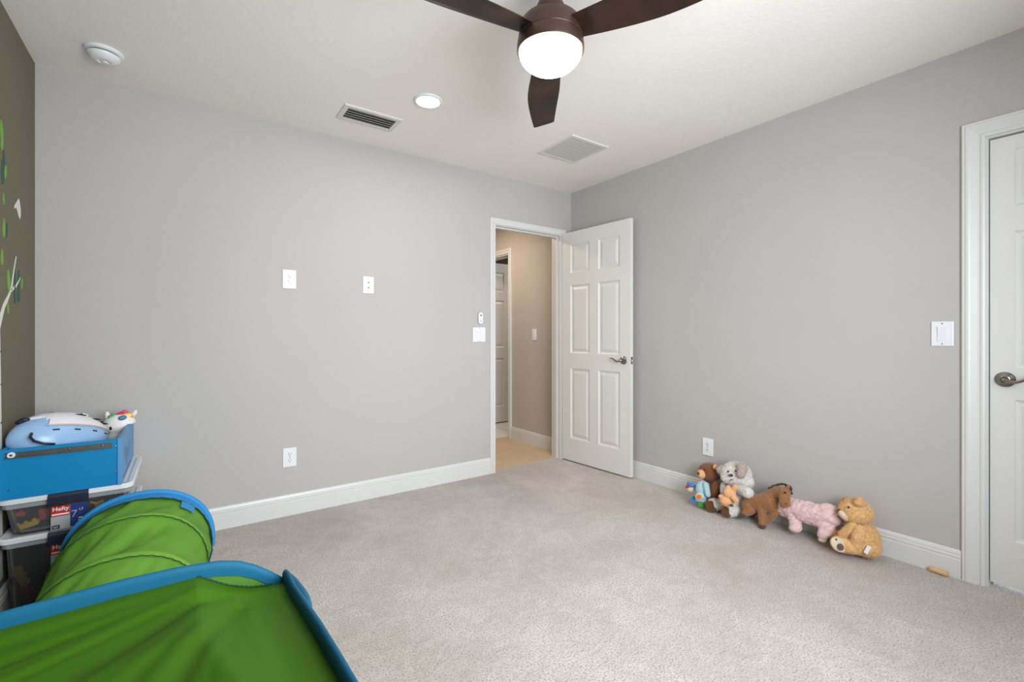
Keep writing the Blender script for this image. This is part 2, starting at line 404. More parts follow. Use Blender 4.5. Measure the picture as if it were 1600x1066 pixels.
# ------------------------------------------------------------------ wall plates
OUTG = None
def plate(name, label, cat, o, xd, yd, w=.078, h=.118):
    mt = MX(o, xd, yd); t = thing(name, label, cat, o)
    def add(nm, bm, m, par=t, **k):
        bmesh.ops.transform(bm, matrix=mt, verts=bm.verts[:]); return build(nm, bm, m, par, **k)
    p = add('plate', box(nb(), (-w/2, 0, -h/2), (w/2, .006, h/2), .003, seg=2), 'plate')
    return t, add, p
def outlet(label, o, xd, yd):
    t, add, p = plate('wall_outlet', label, 'outlet', o, xd, yd)
    for s in (-1, 1):
        cz = s*.0195
        bm = nb(); poly = [Vector((.0165*math.cos(a), .0055, cz+.014*max(-.93, min(.93, 1.15*math.sin(a))))) for a in [i*math.pi/10 for i in range(20)]]
        prism(bm, poly, (0, .0022, 0)); r = add('receptacle', bm, 'plate')
        bm = nb(); box(bm, (-.0075, .0076, cz-.001), (-.0050, .0082, cz+.009)); box(bm, (.0050, .0076, cz), (.0072, .0082, cz+.008)); lathe(bm, [(.0028, 0), (.0028, .0006)], 10, Matrix.Translation((0, .0076, cz-.0075)) @ Matrix.Rotation(math.radians(-90), 4, 'X'))
        add('slots', bm, 'slot', r)
    add('screw', lathe(nb(), [(0, .0), (.003, 0), (.003, .0012), (0, .0016)], 10, Matrix.Translation((0, .0055, 0)) @ Matrix.Rotation(math.radians(-90), 4, 'X')), 'nickel')
AX, AY = (1, 0, 0), (0, -1, 0); BX, BY = (0, -1, 0), (-1, 0, 0)
outlet('white duplex outlet set high on the far wall, left of the small jack plate', (-2.385, 0, 1.475), AX, AY)
outlet('white duplex outlet low on the far wall just above the baseboard', (-2.383, 0, .360), AX, AY)
outlet('white duplex outlet low on the right wall above the plush toys', (0, -1.370, .360), BX, BY)
t, add, p = plate('jack_plate', 'small white wall plate with two round jacks, high on far wall', 'wall plate', (-1.888, 0, 1.470), AX, AY, .075, .116)
for z in (.018, -.018):
    add('jack', lathe(nb(), [(0, 0), (.0055, 0), (.0055, .004), (.003, .004), (.003, .008), (0, .008)], 14, Matrix.Translation((0, .006, z)) @ Matrix.Rotation(math.radians(-90), 4, 'X')), 'steel')
for z in (.042, -.042):
    add('screw', lathe(nb(), [(0, 0), (.003, 0), (.003, .001), (0, .0014)], 10, Matrix.Translation((0, .0058, z)) @ Matrix.Rotation(math.radians(-90), 4, 'X')), 'steel')
def rocker(label, o, xd, yd, n, w):
    t, add, p = plate('light_switch', label, 'switch', o, xd, yd, w, .117)
    for i in range(n):
        cx = (i-(n-1)/2)*.046
        add('rocker_frame', box(nb(), (cx-.019, .0055, -.036), (cx+.019, .0072, .036), .0006), 'plate')
        bm = nb(); prism(bm, [Vector((cx-.0155, .007, -.032)), Vector((cx-.0155, .0085, -.032)), Vector((cx-.0155, .0105, 0)), Vector((cx-.0155, .0135, .032)), Vector((cx-.0155, .007, .032))], (.031, 0, 0)); add('rocker', bm, 'plate')
    for s in (-1, 1):
        add('screw', lathe(nb(), [(0, 0), (.0028, 0), (.0028, .001), (0, .0013)], 10, Matrix.Translation((0, .0058, s*.048)) @ Matrix.Rotation(math.radians(-90), 4, 'X')), 'steel')
rocker('white double rocker light switch beside the hall doorway', (-.996, 0, 1.130), AX, AY, 2, .115)
rocker('white light switch with one square rocker next to the closet door casing', (0, -2.566, 1.131), BX, BY, 1, .080)
rocker('narrow white light switch on the hall wall seen through the doorway', (0, .546, 1.133), BX, BY, 1, .072)
# fan remote
mt = MX((-.987, 0, 1.262), AX, AY); t = thing('fan_remote', 'slim white remote control hung above the double light switch', 'remote', (-.987, 0, 1.217))
def stad(w, h, n=10):
    pts = []
    for i in range(n+1): a = math.pi*i/n; pts.append((w*math.cos(a), h-w+w*math.sin(a)))
    for i in range(n+1): a = math.pi+math.pi*i/n; pts.append((w*math.cos(a), -h+w+w*math.sin(a)))
    return pts
build('body', prism(nb(), [mt @ Vector((x, 0, z)) for x, z in stad(.020, .046)], Vector((0, -.012, 0))), 'plate', t)
build('cradle', prism(nb(), [mt @ Vector((x, 0, z)) for x, z in stad(.0235, .049)], Vector((0, -.005, 0))), mat('grey_plastic', (150, 150, 150), .5), t)
for z, r in ((.022, .008), (-.022, .0045)):
    build('button', lathe(nb(), [(0, .012), (r, .012), (r, .0128), (0, .013)], 12, mt @ Matrix.Translation((.002, 0, z)) @ Matrix(((1, 0, 0, 0), (0, 0, 1, 0), (0, 1, 0, 0), (0, 0, 0, 1)))), mat('button_grey', (110, 112, 115), .5), t)
# doorstop on the baseboard behind the open door
t = thing('door_stop', 'small springy metal door stop on the baseboard behind the open door', 'door stop', (-.015, -.70, .05))
b = nb(); pts = []
for i in range(140): a = i*.62; pts.append(Vector((-.016-.0004*i, -.70+.0055*math.cos(a), .052+.0055*math.sin(a))))
build('spring', tube(nb(), pts, .0011, 5), 'nickel', t)
build('rubber_tip', lathe(nb(), [(0, 0), (.007, .0), (.008, .006), (.006, .012), (0, .013)], 14, Matrix.Translation((-.068, -.70, .052)) @ Matrix.Rotation(math.radians(-90), 4, 'Y')), 'plate', t)
build('base', lathe(nb(), [(0, 0), (.010, 0), (.009, .004), (0, .005)], 14, Matrix.Translation((-.0145, -.70, .052)) @ Matrix.Rotation(math.radians(-90), 4, 'Y')), 'nickel', t)
# wooden stub
q0 = Vector((-.030, -2.527, .0125)); q1 = Vector((-.034, -2.592, .0125))
tag(build('wooden_peg', tube(nb(), [q0, q0.lerp(q1, .02), q0.lerp(q1, .98), q1], [.011, .012, .012, .011], 14), 'pine', smooth=True, auto=40), 'short pale wooden peg lying on the carpet against the right baseboard', 'peg')

# ------------------------------------------------------------------ ceiling fittings
FC = Vector((-1.854, -1.895, 0))
t = thing('ceiling_fan', 'dark bronze three-blade ceiling fan with glowing round white lamp', 'ceiling fan', (FC.x, FC.y, H))
TM = Matrix.Translation(FC)
build('canopy', lathe(nb(), [(.0, 2.375), (.035, 2.375), (.058, 2.39), (.066, 2.41), (.068, H), (0, H)], 40, TM), 'bronze', t, smooth=True, auto=40)
build('neck', lathe(nb(), [(.022, 2.24), (.052, 2.25), (.054, 2.29), (.045, 2.31), (.03, 2.32), (.016, 2.31), (.016, 2.38)], 32, TM), 'bronze', t, smooth=True, auto=40)
build('motor_housing', lathe(nb(), [(.0, 2.25), (.085, 2.25), (.098, 2.246), (.106, 2.238), (.112, 2.215), (.1155, 2.182), (.114, 2.180), (0, 2.18)][::-1], 64, TM), 'bronze', t, smooth=True, auto=40)
build('light_collar', lathe(nb(), [(.0, 2.179), (.1155, 2.179), (.1175, 2.176), (.1195, 2.160), (.120, 2.140), (.118, 2.134), (.112, 2.134), (.112, 2.15), (0, 2.15)][::-1], 64, TM), 'bronze', t, smooth=True, auto=40)
gp = [(0, 2.066)] + [(.1125*math.sin(a), 2.138-.072*math.cos(a)) for a in [i*math.pi/2/14 for i in range(1, 15)]] + [(.111, 2.149), (0, 2.149)]
build('lamp_shade', lathe(nb(), gp, 64, TM), 'globe', t, smooth=True, auto=60, label='glowing frosted glass bowl')
def blade(ang):
    ln = .70; bm = nb(); n = 22; rows = []
    for i in range(n+1):
        s = i/n; x = .085+(ln-.085)*s
        wl = .065*(.72+.42*math.sin(min(1, s*1.6)*math.pi/2)) * (1-.30*max(0, s-.45)**1.3/.55**1.3*1.0)
        yc = .012*math.sin(s*math.pi)
        xr = x + (.018 if i == n else 0)
        rows.append([(x+(s**6)*.010, yc-wl, 0), (xr-.018+(s**6)*0, yc+wl, 0)] if False else [(x-(s**8)*.012, yc-wl), (x, yc+wl)])
    th = .006; V = []
    for (a, b) in rows:
        r = []
        for k in range(7):
            u = k/6; y = a[1]+(b[1]-a[1])*u; x = a[0]+(b[0]-a[0])*u; e = th*.5*(1 if 0 < k < 6 else .5)
            r.append((bm.verts.new((x, y, e)), bm.verts.new((x, y, -e))))
        V.append(r)
    for A, B in zip(V, V[1:]):
        for k in range(6):
            bm.faces.new((A[k][0], B[k][0], B[k+1][0], A[k+1][0])); bm.faces.new((A[k][1], A[k+1][1], B[k+1][1], B[k][1]))
        bm.faces.new((A[0][0], A[0][1], B[0][1], B[0][0])); bm.faces.new((A[6][0], B[6][0], B[6][1], A[6][1]))
    for E in (V[0], V[-1]):
        for k in range(6): bm.faces.new((E[k][0], E[k+1][0], E[k+1][1], E[k][1]))
    bmesh.ops.recalc_face_normals(bm, faces=bm.faces[:])
    m = Matrix.Translation((FC.x, FC.y, 2.196)) @ Matrix.Rotation(math.radians(ang), 4, 'Z') @ Matrix.Rotation(math.radians(-13), 4, 'X')
    bmesh.ops.transform(bm, matrix=m, verts=bm.verts[:]); return bm
for a in (52.5, 172.5, -67.5): build('blade', blade(a), 'walnut', t)
# downlight
for dy_, lb_ in ((-.784, 'small round recessed ceiling light glowing white near the slatted vent'),):
    t = thing('downlight', lb_, 'ceiling light', (-1.808, dy_, H-.012))
    build('trim_ring', lathe(nb(), [(.062, H-.004), (.066, H-.011), (.074, H-.010), (.080, H-.003), (.080, H)], 48, Matrix.Translation((-1.808, dy_, 0)), cap=False), 'plate', t, smooth=True)
    build('lens', lathe(nb(), [(0, H-.0075), (.05, H-.007), (.065, H-.005), (.065, H-.001), (0, H-.001)], 48, Matrix.Translation((-1.808, dy_, 0))), 'led', t, smooth=True, auto=40)
# smoke detector
sd = Matrix.Translation((-3.225, -.318, 0)); t = thing('smoke_detector', 'round white smoke detector on the ceiling near the left corner', 'smoke detector', (-3.225, -.318, H-.05))
build('base', lathe(nb(), [(0, H-.014), (.066, H-.014), (.071, H-.010), (.072, H), (0, H)], 48, sd), 'plate', t, smooth=True, auto=40)
build('vent_gap', lathe(nb(), [(.0, H-.020), (.057, H-.020), (.057, H-.014), (0, H-.014)], 48, sd), 'dark', t)
build('cover', lathe(nb(), [(0, H-.044), (.022, H-.044), (.024, H-.047), (.030, H-.047), (.044, H-.043), (.056, H-.034), (.062, H-.024), (.062, H-.020), (0, H-.020)], 48, sd), 'plate', t, smooth=True, auto=35)
build('test_button', lathe(nb(), [(0, H-.048), (.013, H-.048), (.014, H-.044), (0, H-.044)], 24, sd @ Matrix.Translation((.004, .012, 0))), 'plate', t, smooth=True, auto=35)
# vents
def vent(label, x0, x1, y0, y1, bx, n, tilt, sw, back):
    t = thing('ceiling_vent', label, 'vent', ((x0+x1)/2, (y0+y1)/2, H-.008))
    zt, zb = H, H-.007; b = nb()
    xi0, xi1, yi0, yi1 = x0+bx, x1-bx, y0+bx, y1-bx
    O = [(x0, y0), (x1, y0), (x1, y1), (x0, y1)]; I = [(xi0, yi0), (xi1, yi0), (xi1, yi1), (xi0, yi1)]; Mi = [(x0+.004, y0+.004), (x1-.004, y0+.004), (x1-.004, y1-.004), (x0+.004, y1-.004)]
    R = [[b.verts.new((x, y, z)) for x, y in q] for q, z in ((O, zt), (Mi, zb), (I, zb-.001), (I, zt-.0005))]
    for A, B in zip(R, R[1:]):
        for k in range(4): b.faces.new((A[k], A[(k+1) % 4], B[(k+1) % 4], B[k]))
    bmesh.ops.recalc_face_normals(b, faces=b.faces[:])
    build('frame', b, 'vent', t)
    build('backing', box(nb(), (xi0, yi0, zt-.0012), (xi1, yi1, zt-.0002)), back, t)
    for i in range(n):
        yc = yi0+(i+.5)*(yi1-yi0)/n
        m = Matrix.Translation(((xi0+xi1)/2, yc, zb+.0025)) @ Matrix.Rotation(math.radians(tilt), 4, 'X')
        build('slat', box(nb(), (-(xi1-xi0)/2, -sw/2, -.0006), ((xi1-xi0)/2, sw/2, .0006), 0, m), 'vent', t)
vent('white supply vent with a few wide dark-gapped slats near the far wall', -2.180, -1.833, -.487, -.281, .030, 5, 32, .015, 'slot')
vent('square white return vent with many fine slats behind the fan', -.856, -.505, -.935, -.566, .022, 14, -4, .0148, 'duct')

# ------------------------------------------------------------------ wall decals on the olive wall (flat vinyl stickers)
WXD = XL+.0012
M['dec_white'] = mat('decal_white', (226, 226, 218), .6); M['dec_green'] = mat('decal_green', (112, 168, 52), .6); M['dec_teal'] = mat('decal_teal', (38, 84, 74), .6)
def decal(name, pts, m, parent=None):
    return build(name, prism(nb(), [Vector((XL, y, z)) for y, z in pts], (.0012, 0, 0)), m, parent)
def yz(px, py): v = PX(px, py, XL); return (v.y, v.z)
t = thing('tree_decal', 'birch tree wall sticker with white trunk and green leaves on olive wall', 'wall sticker', (XL, -.62, .45))
def strip(pts, ws):
    L = []; R_ = []
    for i, (y, z) in enumerate(pts):
        a = pts[max(0, i-1)]; b = pts[min(len(pts)-1, i+1)]; d = Vector((b[0]-a[0], b[1]-a[1])).normalized(); n = Vector((-d.y, d.x))*ws[i]
        L.append((y+n.x, z+n.y)); R_.append((y-n.x, z-n.y))
    return L+R_[::-1]
tr = [(-.575, .16), (-.57, .5), (-.575, .8), (-.585, 1.1), (-.60, 1.4), (-.605, 1.7), (-.61, 2.0), (-.60, 2.3)]
build('trunk', prism(nb(), [Vector((XL, y, z)) for y, z in strip(tr, [.085, .072, .066, .062, .055, .05, .045, .03])], (.0012, 0, 0)), 'dec_white', t)
for i, (y, z) in enumerate([(-.502, .30), (-.507, .52), (-.507, .78), (-.508, .93), (-.514, 1.06), (-.60, .62), (-.64, .9), (-.58, 1.2), (-.56, 1.5)]):
    build('bark_mark', prism(nb(), [Vector((XL+.0012, y-.018, z)), Vector((XL+.0012, y+.006, z+.005)), Vector((XL+.0012, y-.004, z-.006))], (.0004, 0, 0)), 'slot', t)
br = [yz(0, 488), yz(6, 478), yz(13, 463), yz(18, 449), yz(21, 425), yz(25, 401)]
br[0] = (-.55, 1.15)
build('branch', prism(nb(), [Vector((XL, y, z)) for y, z in strip(br, [.02, .012, .009, .007, .005, .003])], (.0013, 0, 0)), 'dec_white', t)
b2 = [yz(17, 454), yz(24, 448), yz(28, 441), yz(31, 434)]
build('branch', prism(nb(), [Vector((XL, y, z)) for y, z in strip(b2, [.006, .006, .004, .003])], (.0013, 0, 0)), 'dec_white', t)
def leaf(px, py, h, ang, m):
    y, z = yz(px, py); a = math.radians(ang); pts = []
    for i in range(14):
        u = 2*math.pi*i/14; lx = h*.42*math.sin(u)*(1-.25*math.cos(u)); lz = h*math.cos(u)
        pts.append((y+lx*math.cos(a)-lz*math.sin(a), z+lx*math.sin(a)+lz*math.cos(a)))
    zz = XL+random.uniform(.0002, .0009)
    build('leaf', prism(nb(), [Vector((zz, a_, b_)) for a_, b_ in pts], (.0009, 0, 0)), m, t)
for L_ in [(2, 203, .075, 8, 'dec_green'), (3, 222, .06, -10, 'dec_green'), (6, 246, .05, 15, 'dec_teal'), (4, 268, .09, 0, 'dec_teal'), (8, 268, .055, -12, 'dec_green'), (5, 310, .045, 5, 'dec_green'), (6, 356, .07, 0, 'dec_green'), (10, 360, .055, -8, 'dec_teal'), (3, 402, .06, 0, 'dec_green'), (13, 438, .085, 10, 'dec_green'), (23, 434, .07, 5, 'dec_teal'), (29, 432, .055, -6, 'dec_teal'), (23, 460, .07, 3, 'dec_teal'), (29, 458, .07, -4, 'dec_teal'), (34, 443, .05, -14, 'dec_green'), (12, 480, .05, 6, 'dec_green'), (-12, 420, .08, 20, 'dec_green'), (-14, 330, .08, 10, 'dec_teal'), (-16, 260, .08, 0, 'dec_green'), (-30, 380, .08, -20, 'dec_green'), (-60, 250, .09, 30, 'dec_teal')]: leaf(L_[0], L_[1], L_[2]*.56, *L_[3:])
bird = [(29, 310), (30, 313), (31, 320), (32, 328), (32, 336), (31, 343), (29, 338), (27, 330), (25, 324), (22, 326), (23, 320), (26, 315)]
o = build('bird_decal', prism(nb(), [Vector((XL, *yz(x, y))) for x, y in bird], (.0012, 0, 0)), 'dec_white')
tag(o, 'small white bird sticker on the olive wall right of the leaves', 'wall sticker')

# ------------------------------------------------------------------ storage bins
BX0, BX1, BY0, BY1 = -3.506, -3.100, -.600, -.030
def clear_plastic(name, tint, dens, rough=.25):
    m = bpy.data.materials.new(name); m.use_nodes = True; N = m.node_tree.nodes; L = m.node_tree.links; N.remove(N['Principled BSDF'])
    tr = N.new('ShaderNodeBsdfTransparent'); tr.inputs[0].default_value = (*tint, 1); gl = N.new('ShaderNodeBsdfGlossy'); gl.inputs['Roughness'].default_value = rough
    df = N.new('ShaderNodeBsdfDiffuse'); df.inputs[0].default_value = (.75, .76, .78, 1)
    fr = N.new('ShaderNodeFresnel'); fr.inputs[0].default_value = 1.4
    m1_ = N.new('ShaderNodeMixShader'); m1_.inputs[0].default_value = dens; L.new(tr.outputs[0], m1_.inputs[1]); L.new(df.outputs[0], m1_.inputs[2])
    m2_ = N.new('ShaderNodeMixShader'); L.new(fr.outputs[0], m2_.inputs[0]); L.new(m1_.outputs[0], m2_.inputs[1]); L.new(gl.outputs[0], m2_.inputs[2])
    L.new(m2_.outputs[0], N['Material Output'].inputs[0]); return m
M['clear'] = clear_plastic('clear_plastic', (.86, .86, .87), .05); M['clear_shaded'] = clear_plastic('clear_plastic_shaded', (.62, .62, .64), .03)  # second, darker tint puts the shade inside the lower bin into its plastic
M['frost'] = clear_plastic('frosted_rim', (.75, .75, .77), .32, .4)
M['navy'] = mat('latch_navy', (26, 32, 54), .45); M['lid'] = mat('lid_white', (226, 228, 230), .35)
M['red'] = mat('label_red', (196, 44, 36), .4); M['lblue'] = mat('label_blue', (44, 58, 130), .4); M['lgrey'] = mat('label_grey', (170, 172, 176), .5); M['white'] = mat('print_white', (238, 238, 238), .4)
def rrect(x0, x1, y0, y1, r, n=5):
    pts = []
    for cx, cy, a0 in ((x1-r, y1-r, 0), (x0+r, y1-r, 90), (x0+r, y0+r, 180), (x1-r, y0+r, 270)):
        for i in range(n+1): a = math.radians(a0+90*i/n); pts.append((cx+r*math.cos(a), cy+r*math.sin(a)))
    return pts
def loft(secs, cap0=True, cap1=True):
    bm = nb(); R = [[bm.verts.new((x, y, z)) for x, y in p] for p, z in secs]; n = len(R[0])
    for A, B in zip(R, R[1:]):
        for k in range(n): bm.faces.new((A[k], A[(k+1) % n], B[(k+1) % n], B[k]))
    if cap0: bm.faces.new(list(reversed(R[0])))
    if cap1: bm.faces.new(R[-1])
    return bm
def storage_bin(label, z0, z1):
    t = thing('storage_bin', label, 'storage bin', ((BX0+BX1)/2, (BY0+BY1)/2, z0))
    x0, x1, y0, y1 = BX0+.012, BX1-.012, BY0+.012, BY1-.012
    tp = .0 if z1-z0 < .2 else .0
    S_ = []
    for k, ins in ((z0+.002, .030), (z0+.012, .022), (z0+.02, .020), (z1-.045, .008)): S_.append((rrect(x0+ins, x1-ins, y0+ins, y1-ins, .03), k))
    S_.append((rrect(x0+.008, x1-.008, y0+.008, y1-.008, .03), z1-.022))
    # inner skin
    for k, ins in ((z1-.022, .010), (z1-.045, .010), (z0+.02, .022), (z0+.006, .032)): S_.append((rrect(x0+ins, x1-ins, y0+ins, y1-ins, .03), k))
    build('tub', loft(S_), 'clear' if z0 > .1 else 'clear_shaded', t, smooth=True, auto=40)
    build('rim', loft([(rrect(x0-.002, x1+.002, y0-.002, y1+.002, .032), z1-.040), (rrect(x0-.003, x1+.003, y0-.003, y1+.003, .032), z1-.021), (rrect(x0+.006, x1-.006, y0+.006, y1-.006, .030), z1-.021), (rrect(x0+.006, x1-.006, y0+.006, y1-.006, .030), z1-.040)], False, False), 'frost', t, smooth=True, auto=40)
    build('lid', loft([(rrect(BX0+.004, BX1-.004, BY0+.004, BY1-.004, .035), z1-.022), (rrect(BX0, BX1, BY0, BY1, .038), z1-.019), (rrect(BX0, BX1, BY0, BY1, .038), z1-.004), (rrect(BX0+.004, BX1-.004, BY0+.004, BY1-.004, .035), z1), (rrect(BX0+.02, BX1-.02, BY0+.02, BY1-.02, .03), z1-.0005), (rrect(BX0+.024, BX1-.024, BY0+.024, BY1-.024, .03), z1-.005)]), 'lid', t, smooth=True, auto=40)
    la = nb(); poly = [(BY0-.003, z1-.050), (BY0-.008, z1-.046), (BY0-.009, z1-.012), (BY0-.004, z1-.001), (BY0+.012, z1+.0005), (BY0+.012, z1-.004), (BY0-.0005, z1-.006), (BY0-.0005, z1-.020), (BY0+.004, z1-.024), (BY0+.004, z1-.050)]
    prism(la, [Vector((-3.362, y, z)) for y, z in poly], (.120, 0, 0)); build('latch', la, 'navy', t)
    # adhesive label with print
    yf = BY0+.0165; L0, L1 = -3.357, -3.247; zt = z1-.052; zb_ = z1-.150
    lb = build('label', box(nb(), (L0, yf-.0006, zb_), (L1, yf, zt)), 'lgrey', t, label='printed paper label on the clear end')
    build('red_field', box(nb(), (L0, yf-.0010, zt-.045), (L0+.056, yf-.0006, zt)), 'red', lb); build('blue_field', box(nb(), (L0+.057, yf-.0010, zb_+.004), (L1, yf-.0006, zt-.004)), 'lblue', lb)
    mt_ = lambda x, z: Matrix.Translation((x, yf-.0012, z)) @ Matrix.Rotation(math.radians(90), 4, 'X')
    text('lettering', 'Hefty', .022, mt_(L0+.029, zt-.016), 'white', lb, bold=.0004)
    text('lettering', '7', .040, mt_(L0+.069, zt-.045), 'lgrey', lb)
    text('lettering', 'L3', .013, mt_(L0+.090, zt-.028), 'white', lb)
    text('lettering', '7QT', .009, mt_(L0+.014, zb_+.010), 'white', build('black_field', box(nb(), (L0+.003, yf-.0010, zb_+.003), (L0+.026, yf-.0006, zb_+.018)), 'dark', lb) and lb)
    for q_ in ((L0+.003, zt-.040, L0+.054, zt-.034), (L0+.082, zb_+.020, L1-.004, zb_+.028), (L0+.082, zb_+.033, L1-.004, zb_+.037)): build('print_line', box(nb(), (q_[0], yf-.0012, q_[1]), (q_[2], yf-.0009, q_[3])), 'white', lb)
    return t
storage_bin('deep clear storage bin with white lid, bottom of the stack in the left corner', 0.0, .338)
storage_bin('shallow clear storage bin with white lid directly under the blue drawer', .3385, .490)
# building toys seen through the clear ends
M['yellow'] = mat('toy_yellow', (216, 172, 44), .4); M['orange'] = mat('toy_orange', (224, 138, 36), .4); M['green'] = mat('toy_green', (86, 168, 60), .4); M['tred'] = mat('toy_red', (190, 40, 34), .4); M['tblue'] = mat('toy_blue', (34, 96, 150), .4)
def block(label, c, s, rot, m, studs=3, cat='toy block', name='toy_block'):
    M_ = Matrix.Translation(c) @ Matrix.Rotation(math.radians(rot[2]), 4, 'Z') @ Matrix.Rotation(math.radians(rot[1]), 4, 'Y') @ Matrix.Rotation(math.radians(rot[0]), 4, 'X')
    b = box(nb(), (-s[0]/2, -s[1]/2, -s[2]/2), (s[0]/2, s[1]/2, s[2]/2), .002, M_)
    for k in range(studs):
        x = (k-(studs-1)/2)*s[0]/studs
        lathe(b, [(s[1]*.28, s[2]/2-.001), (s[1]*.28, s[2]/2+.006), (s[1]*.22, s[2]/2+.007)], 12, M_ @ Matrix.Translation((x, 0, 0)))
    return tag(build(name, b, m), label, cat, 'toys inside the clear bins')
fy = -.535
block('yellow toy block leaning behind the front of the upper clear bin', PY(42, 822, fy)+Vector((0, 0, .004)), (.070, .024, .020), (0, -14, 0), 'yellow', 3)
block('upright red toy block left of the label in the upper clear bin', PY(67, 803, fy+.02), (.045, .022, .020), (0, 82, 0), 'tred', 2)
block('red toy block lying below the label in the upper clear bin', PY(116, 829, fy+.0)+Vector((0,0,.004)), (.10, .024, .020), (0, -6, 0), 'tred', 4)
block('small red toy block at the upper left of the upper clear bin', PY(31, 803, fy+.08), (.03, .024, .018), (0, 10, 20), 'tred', 1)
block('bright green flat toy strip at the right of the upper clear bin', PY(178, 785, -.550), (.095, .018, .018), (0, -6, 0), 'green', 4)
block('dark grey toy piece among the blocks of the upper clear bin', PY(60, 822, fy+.10)+Vector((.03, .02, .036)), (.09, .05, .03), (0, 4, 20), mat('toy_grey', (70, 70, 76), .4), 2)
b = nb(); c = PY(151, 787, -.552)
for a in (25, 150, 265): limb(b, c, c+Vector((.020*math.cos(math.radians(a)), 0, .018*math.sin(math.radians(a)))), .007, .0055, 4)
tag(build('toy_connector', union(b, .002, 2), 'orange', smooth=True), 'orange three-pronged toy connector in the upper clear bin', 'toy piece', 'toys inside the clear bins')
block('yellow toy block standing at the left of the lower clear bin', PY(32, 900, fy+.01), (.085, .026, .022), (0, 68, 0), 'yellow', 3)
block('dark red toy block under the yellow block in the lower clear bin', PY(36, 925, fy+.05), (.05, .03, .03), (0, 40, 0), 'tred', 2)
b = nb(); pts = [PY(94+16*math.cos(a), 893-14*math.sin(a), fy+.02) for a in [math.pi*i/12 for i in range(13)]]
tube(b, pts, .012, 10); tag(build('toy_arch', b, 'tblue', smooth=True), 'blue arched toy piece below the label of the lower clear bin', 'toy piece', 'toys inside the clear bins')
block('red toy block beside the blue arch in the lower clear bin', PY(90, 909, fy+.03), (.07, .03, .024), (0, 10, 0), 'tred', 2)
b = nb(); box(b, (-3.46, -.50, .0225), (-3.14, -.08, .20), .02, seg=2)
o = build('toy_pile', b, mat('toys_dark', (40, 34, 32), .8, .5, 30)); 
bpy.data.objects.remove(o, do_unlink=True)

# ------------------------------------------------------------------ blue drawer on top
M['blue'] = mat('drawer_blue', (0, 128, 184), .5, .03, 4, .03, 80, spec=.3)
M['blue2'] = mat('drawer_blue_light', (84, 148, 200), .42, .03, 4)
t = thing('wooden_box', 'blue wooden drawer box with a grey steel side rail standing on the clear bins', 'box', (-3.31, -.31, .4905))
zb0, zt0 = .4905, .684; DX0_, DX1_ = -3.494, -3.140; DY0, DY1 = -.600, -.035
build('side_panel', box(nb(), (DX0_, DY0, zb0), (DX1_-.012, DY0+.012, zt0), .001), 'blue', t)
build('side_panel', box(nb(), (DX0_, DY1-.012, zb0), (DX1_-.012, DY1, zt0), .001), 'blue', t)
build('back_panel', box(nb(), (DX0_, DY0+.012, zb0), (DX0_+.012, DY1-.012, zt0), .001), 'blue', t)
build('front_panel', box(nb(), (DX1_-.012, DY0-.006, zb0), (DX1_+.003, DY1, zt0+.003), .0015), 'blue2', t)
build('bottom_panel', box(nb(), (DX0_+.012, DY0+.012, zb0+.01), (DX1_-.012, DY1-.012, zb0+.016)), 'blue', t)
rl = nb(); x0, x1 = -3.480, -3.168; zc = .664
poly = [(DY0, zc-.013), (DY0-.010, zc-.013), (DY0-.010, zc-.010), (DY0-.0015, zc-.010), (DY0-.0015, zc+.006), (DY0-.004, zc+.006), (DY0-.004, zc+.008), (DY0, zc+.008)]
prism(rl, [Vector((x0, y, z)) for y, z in poly], (x1-x0, 0, 0)); rr_ = build('slide_rail', rl, 'steel', t, label='grey steel slide rail')
for x in (-3.300, -3.200): build('screw', lathe(nb(), [(0, 0), (.0042, 0), (.0035, .002), (0, .0026)], 12, Matrix.Translation((x, DY0-.0015, zc)) @ Matrix.Rotation(math.radians(90), 4, 'X')), 'nickel', rr_)
build('roller', lathe(nb(), [(.0045, 0), (.0105, 0), (.0115, .002), (.0115, .006), (.0105, .008), (.0045, .008)], 28, Matrix.Translation((-3.462, DY0-.002, zc-.001)) @ Matrix.Rotation(math.radians(90), 4, 'X'), cap=False), 'plate', rr_, label='white plastic roller wheel')
build('roller_axle', lathe(nb(), [(0, 0), (.0045, 0), (.0045, .006), (0, .007)], 16, Matrix.Translation((-3.462, DY0-.002, zc-.001)) @ Matrix.Rotation(math.radians(90), 4, 'X')), 'steel', rr_)
for x, z in ((-3.478+.008, .528), (-3.158, .548), (-3.158, .655)): build('screw', lathe(nb(), [(0, 0), (.003, 0), (.0025, .001), (0, .0015)], 12, Matrix.Translation((x, DY0, z)) @ Matrix.Rotation(math.radians(90), 4, 'X')), 'nickel', t)
gv = nb(); 
for (a, c_, d_) in ((-.50, .62, .04), (-.44, .60, .05), (-.40, .585, .06), (-.34, .59, .04), (-.28, .60, .045)):
    box(gv, (DX1_+.003, a, c_-d_), (DX1_+.0036, a+.008, c_+d_*.4))
box(gv, (DX1_+.003, -.56, .505), (DX1_+.0036, -.22, .510))
build('scuff_mark', gv, mat('scuff', (52, 86, 120), .6), t)

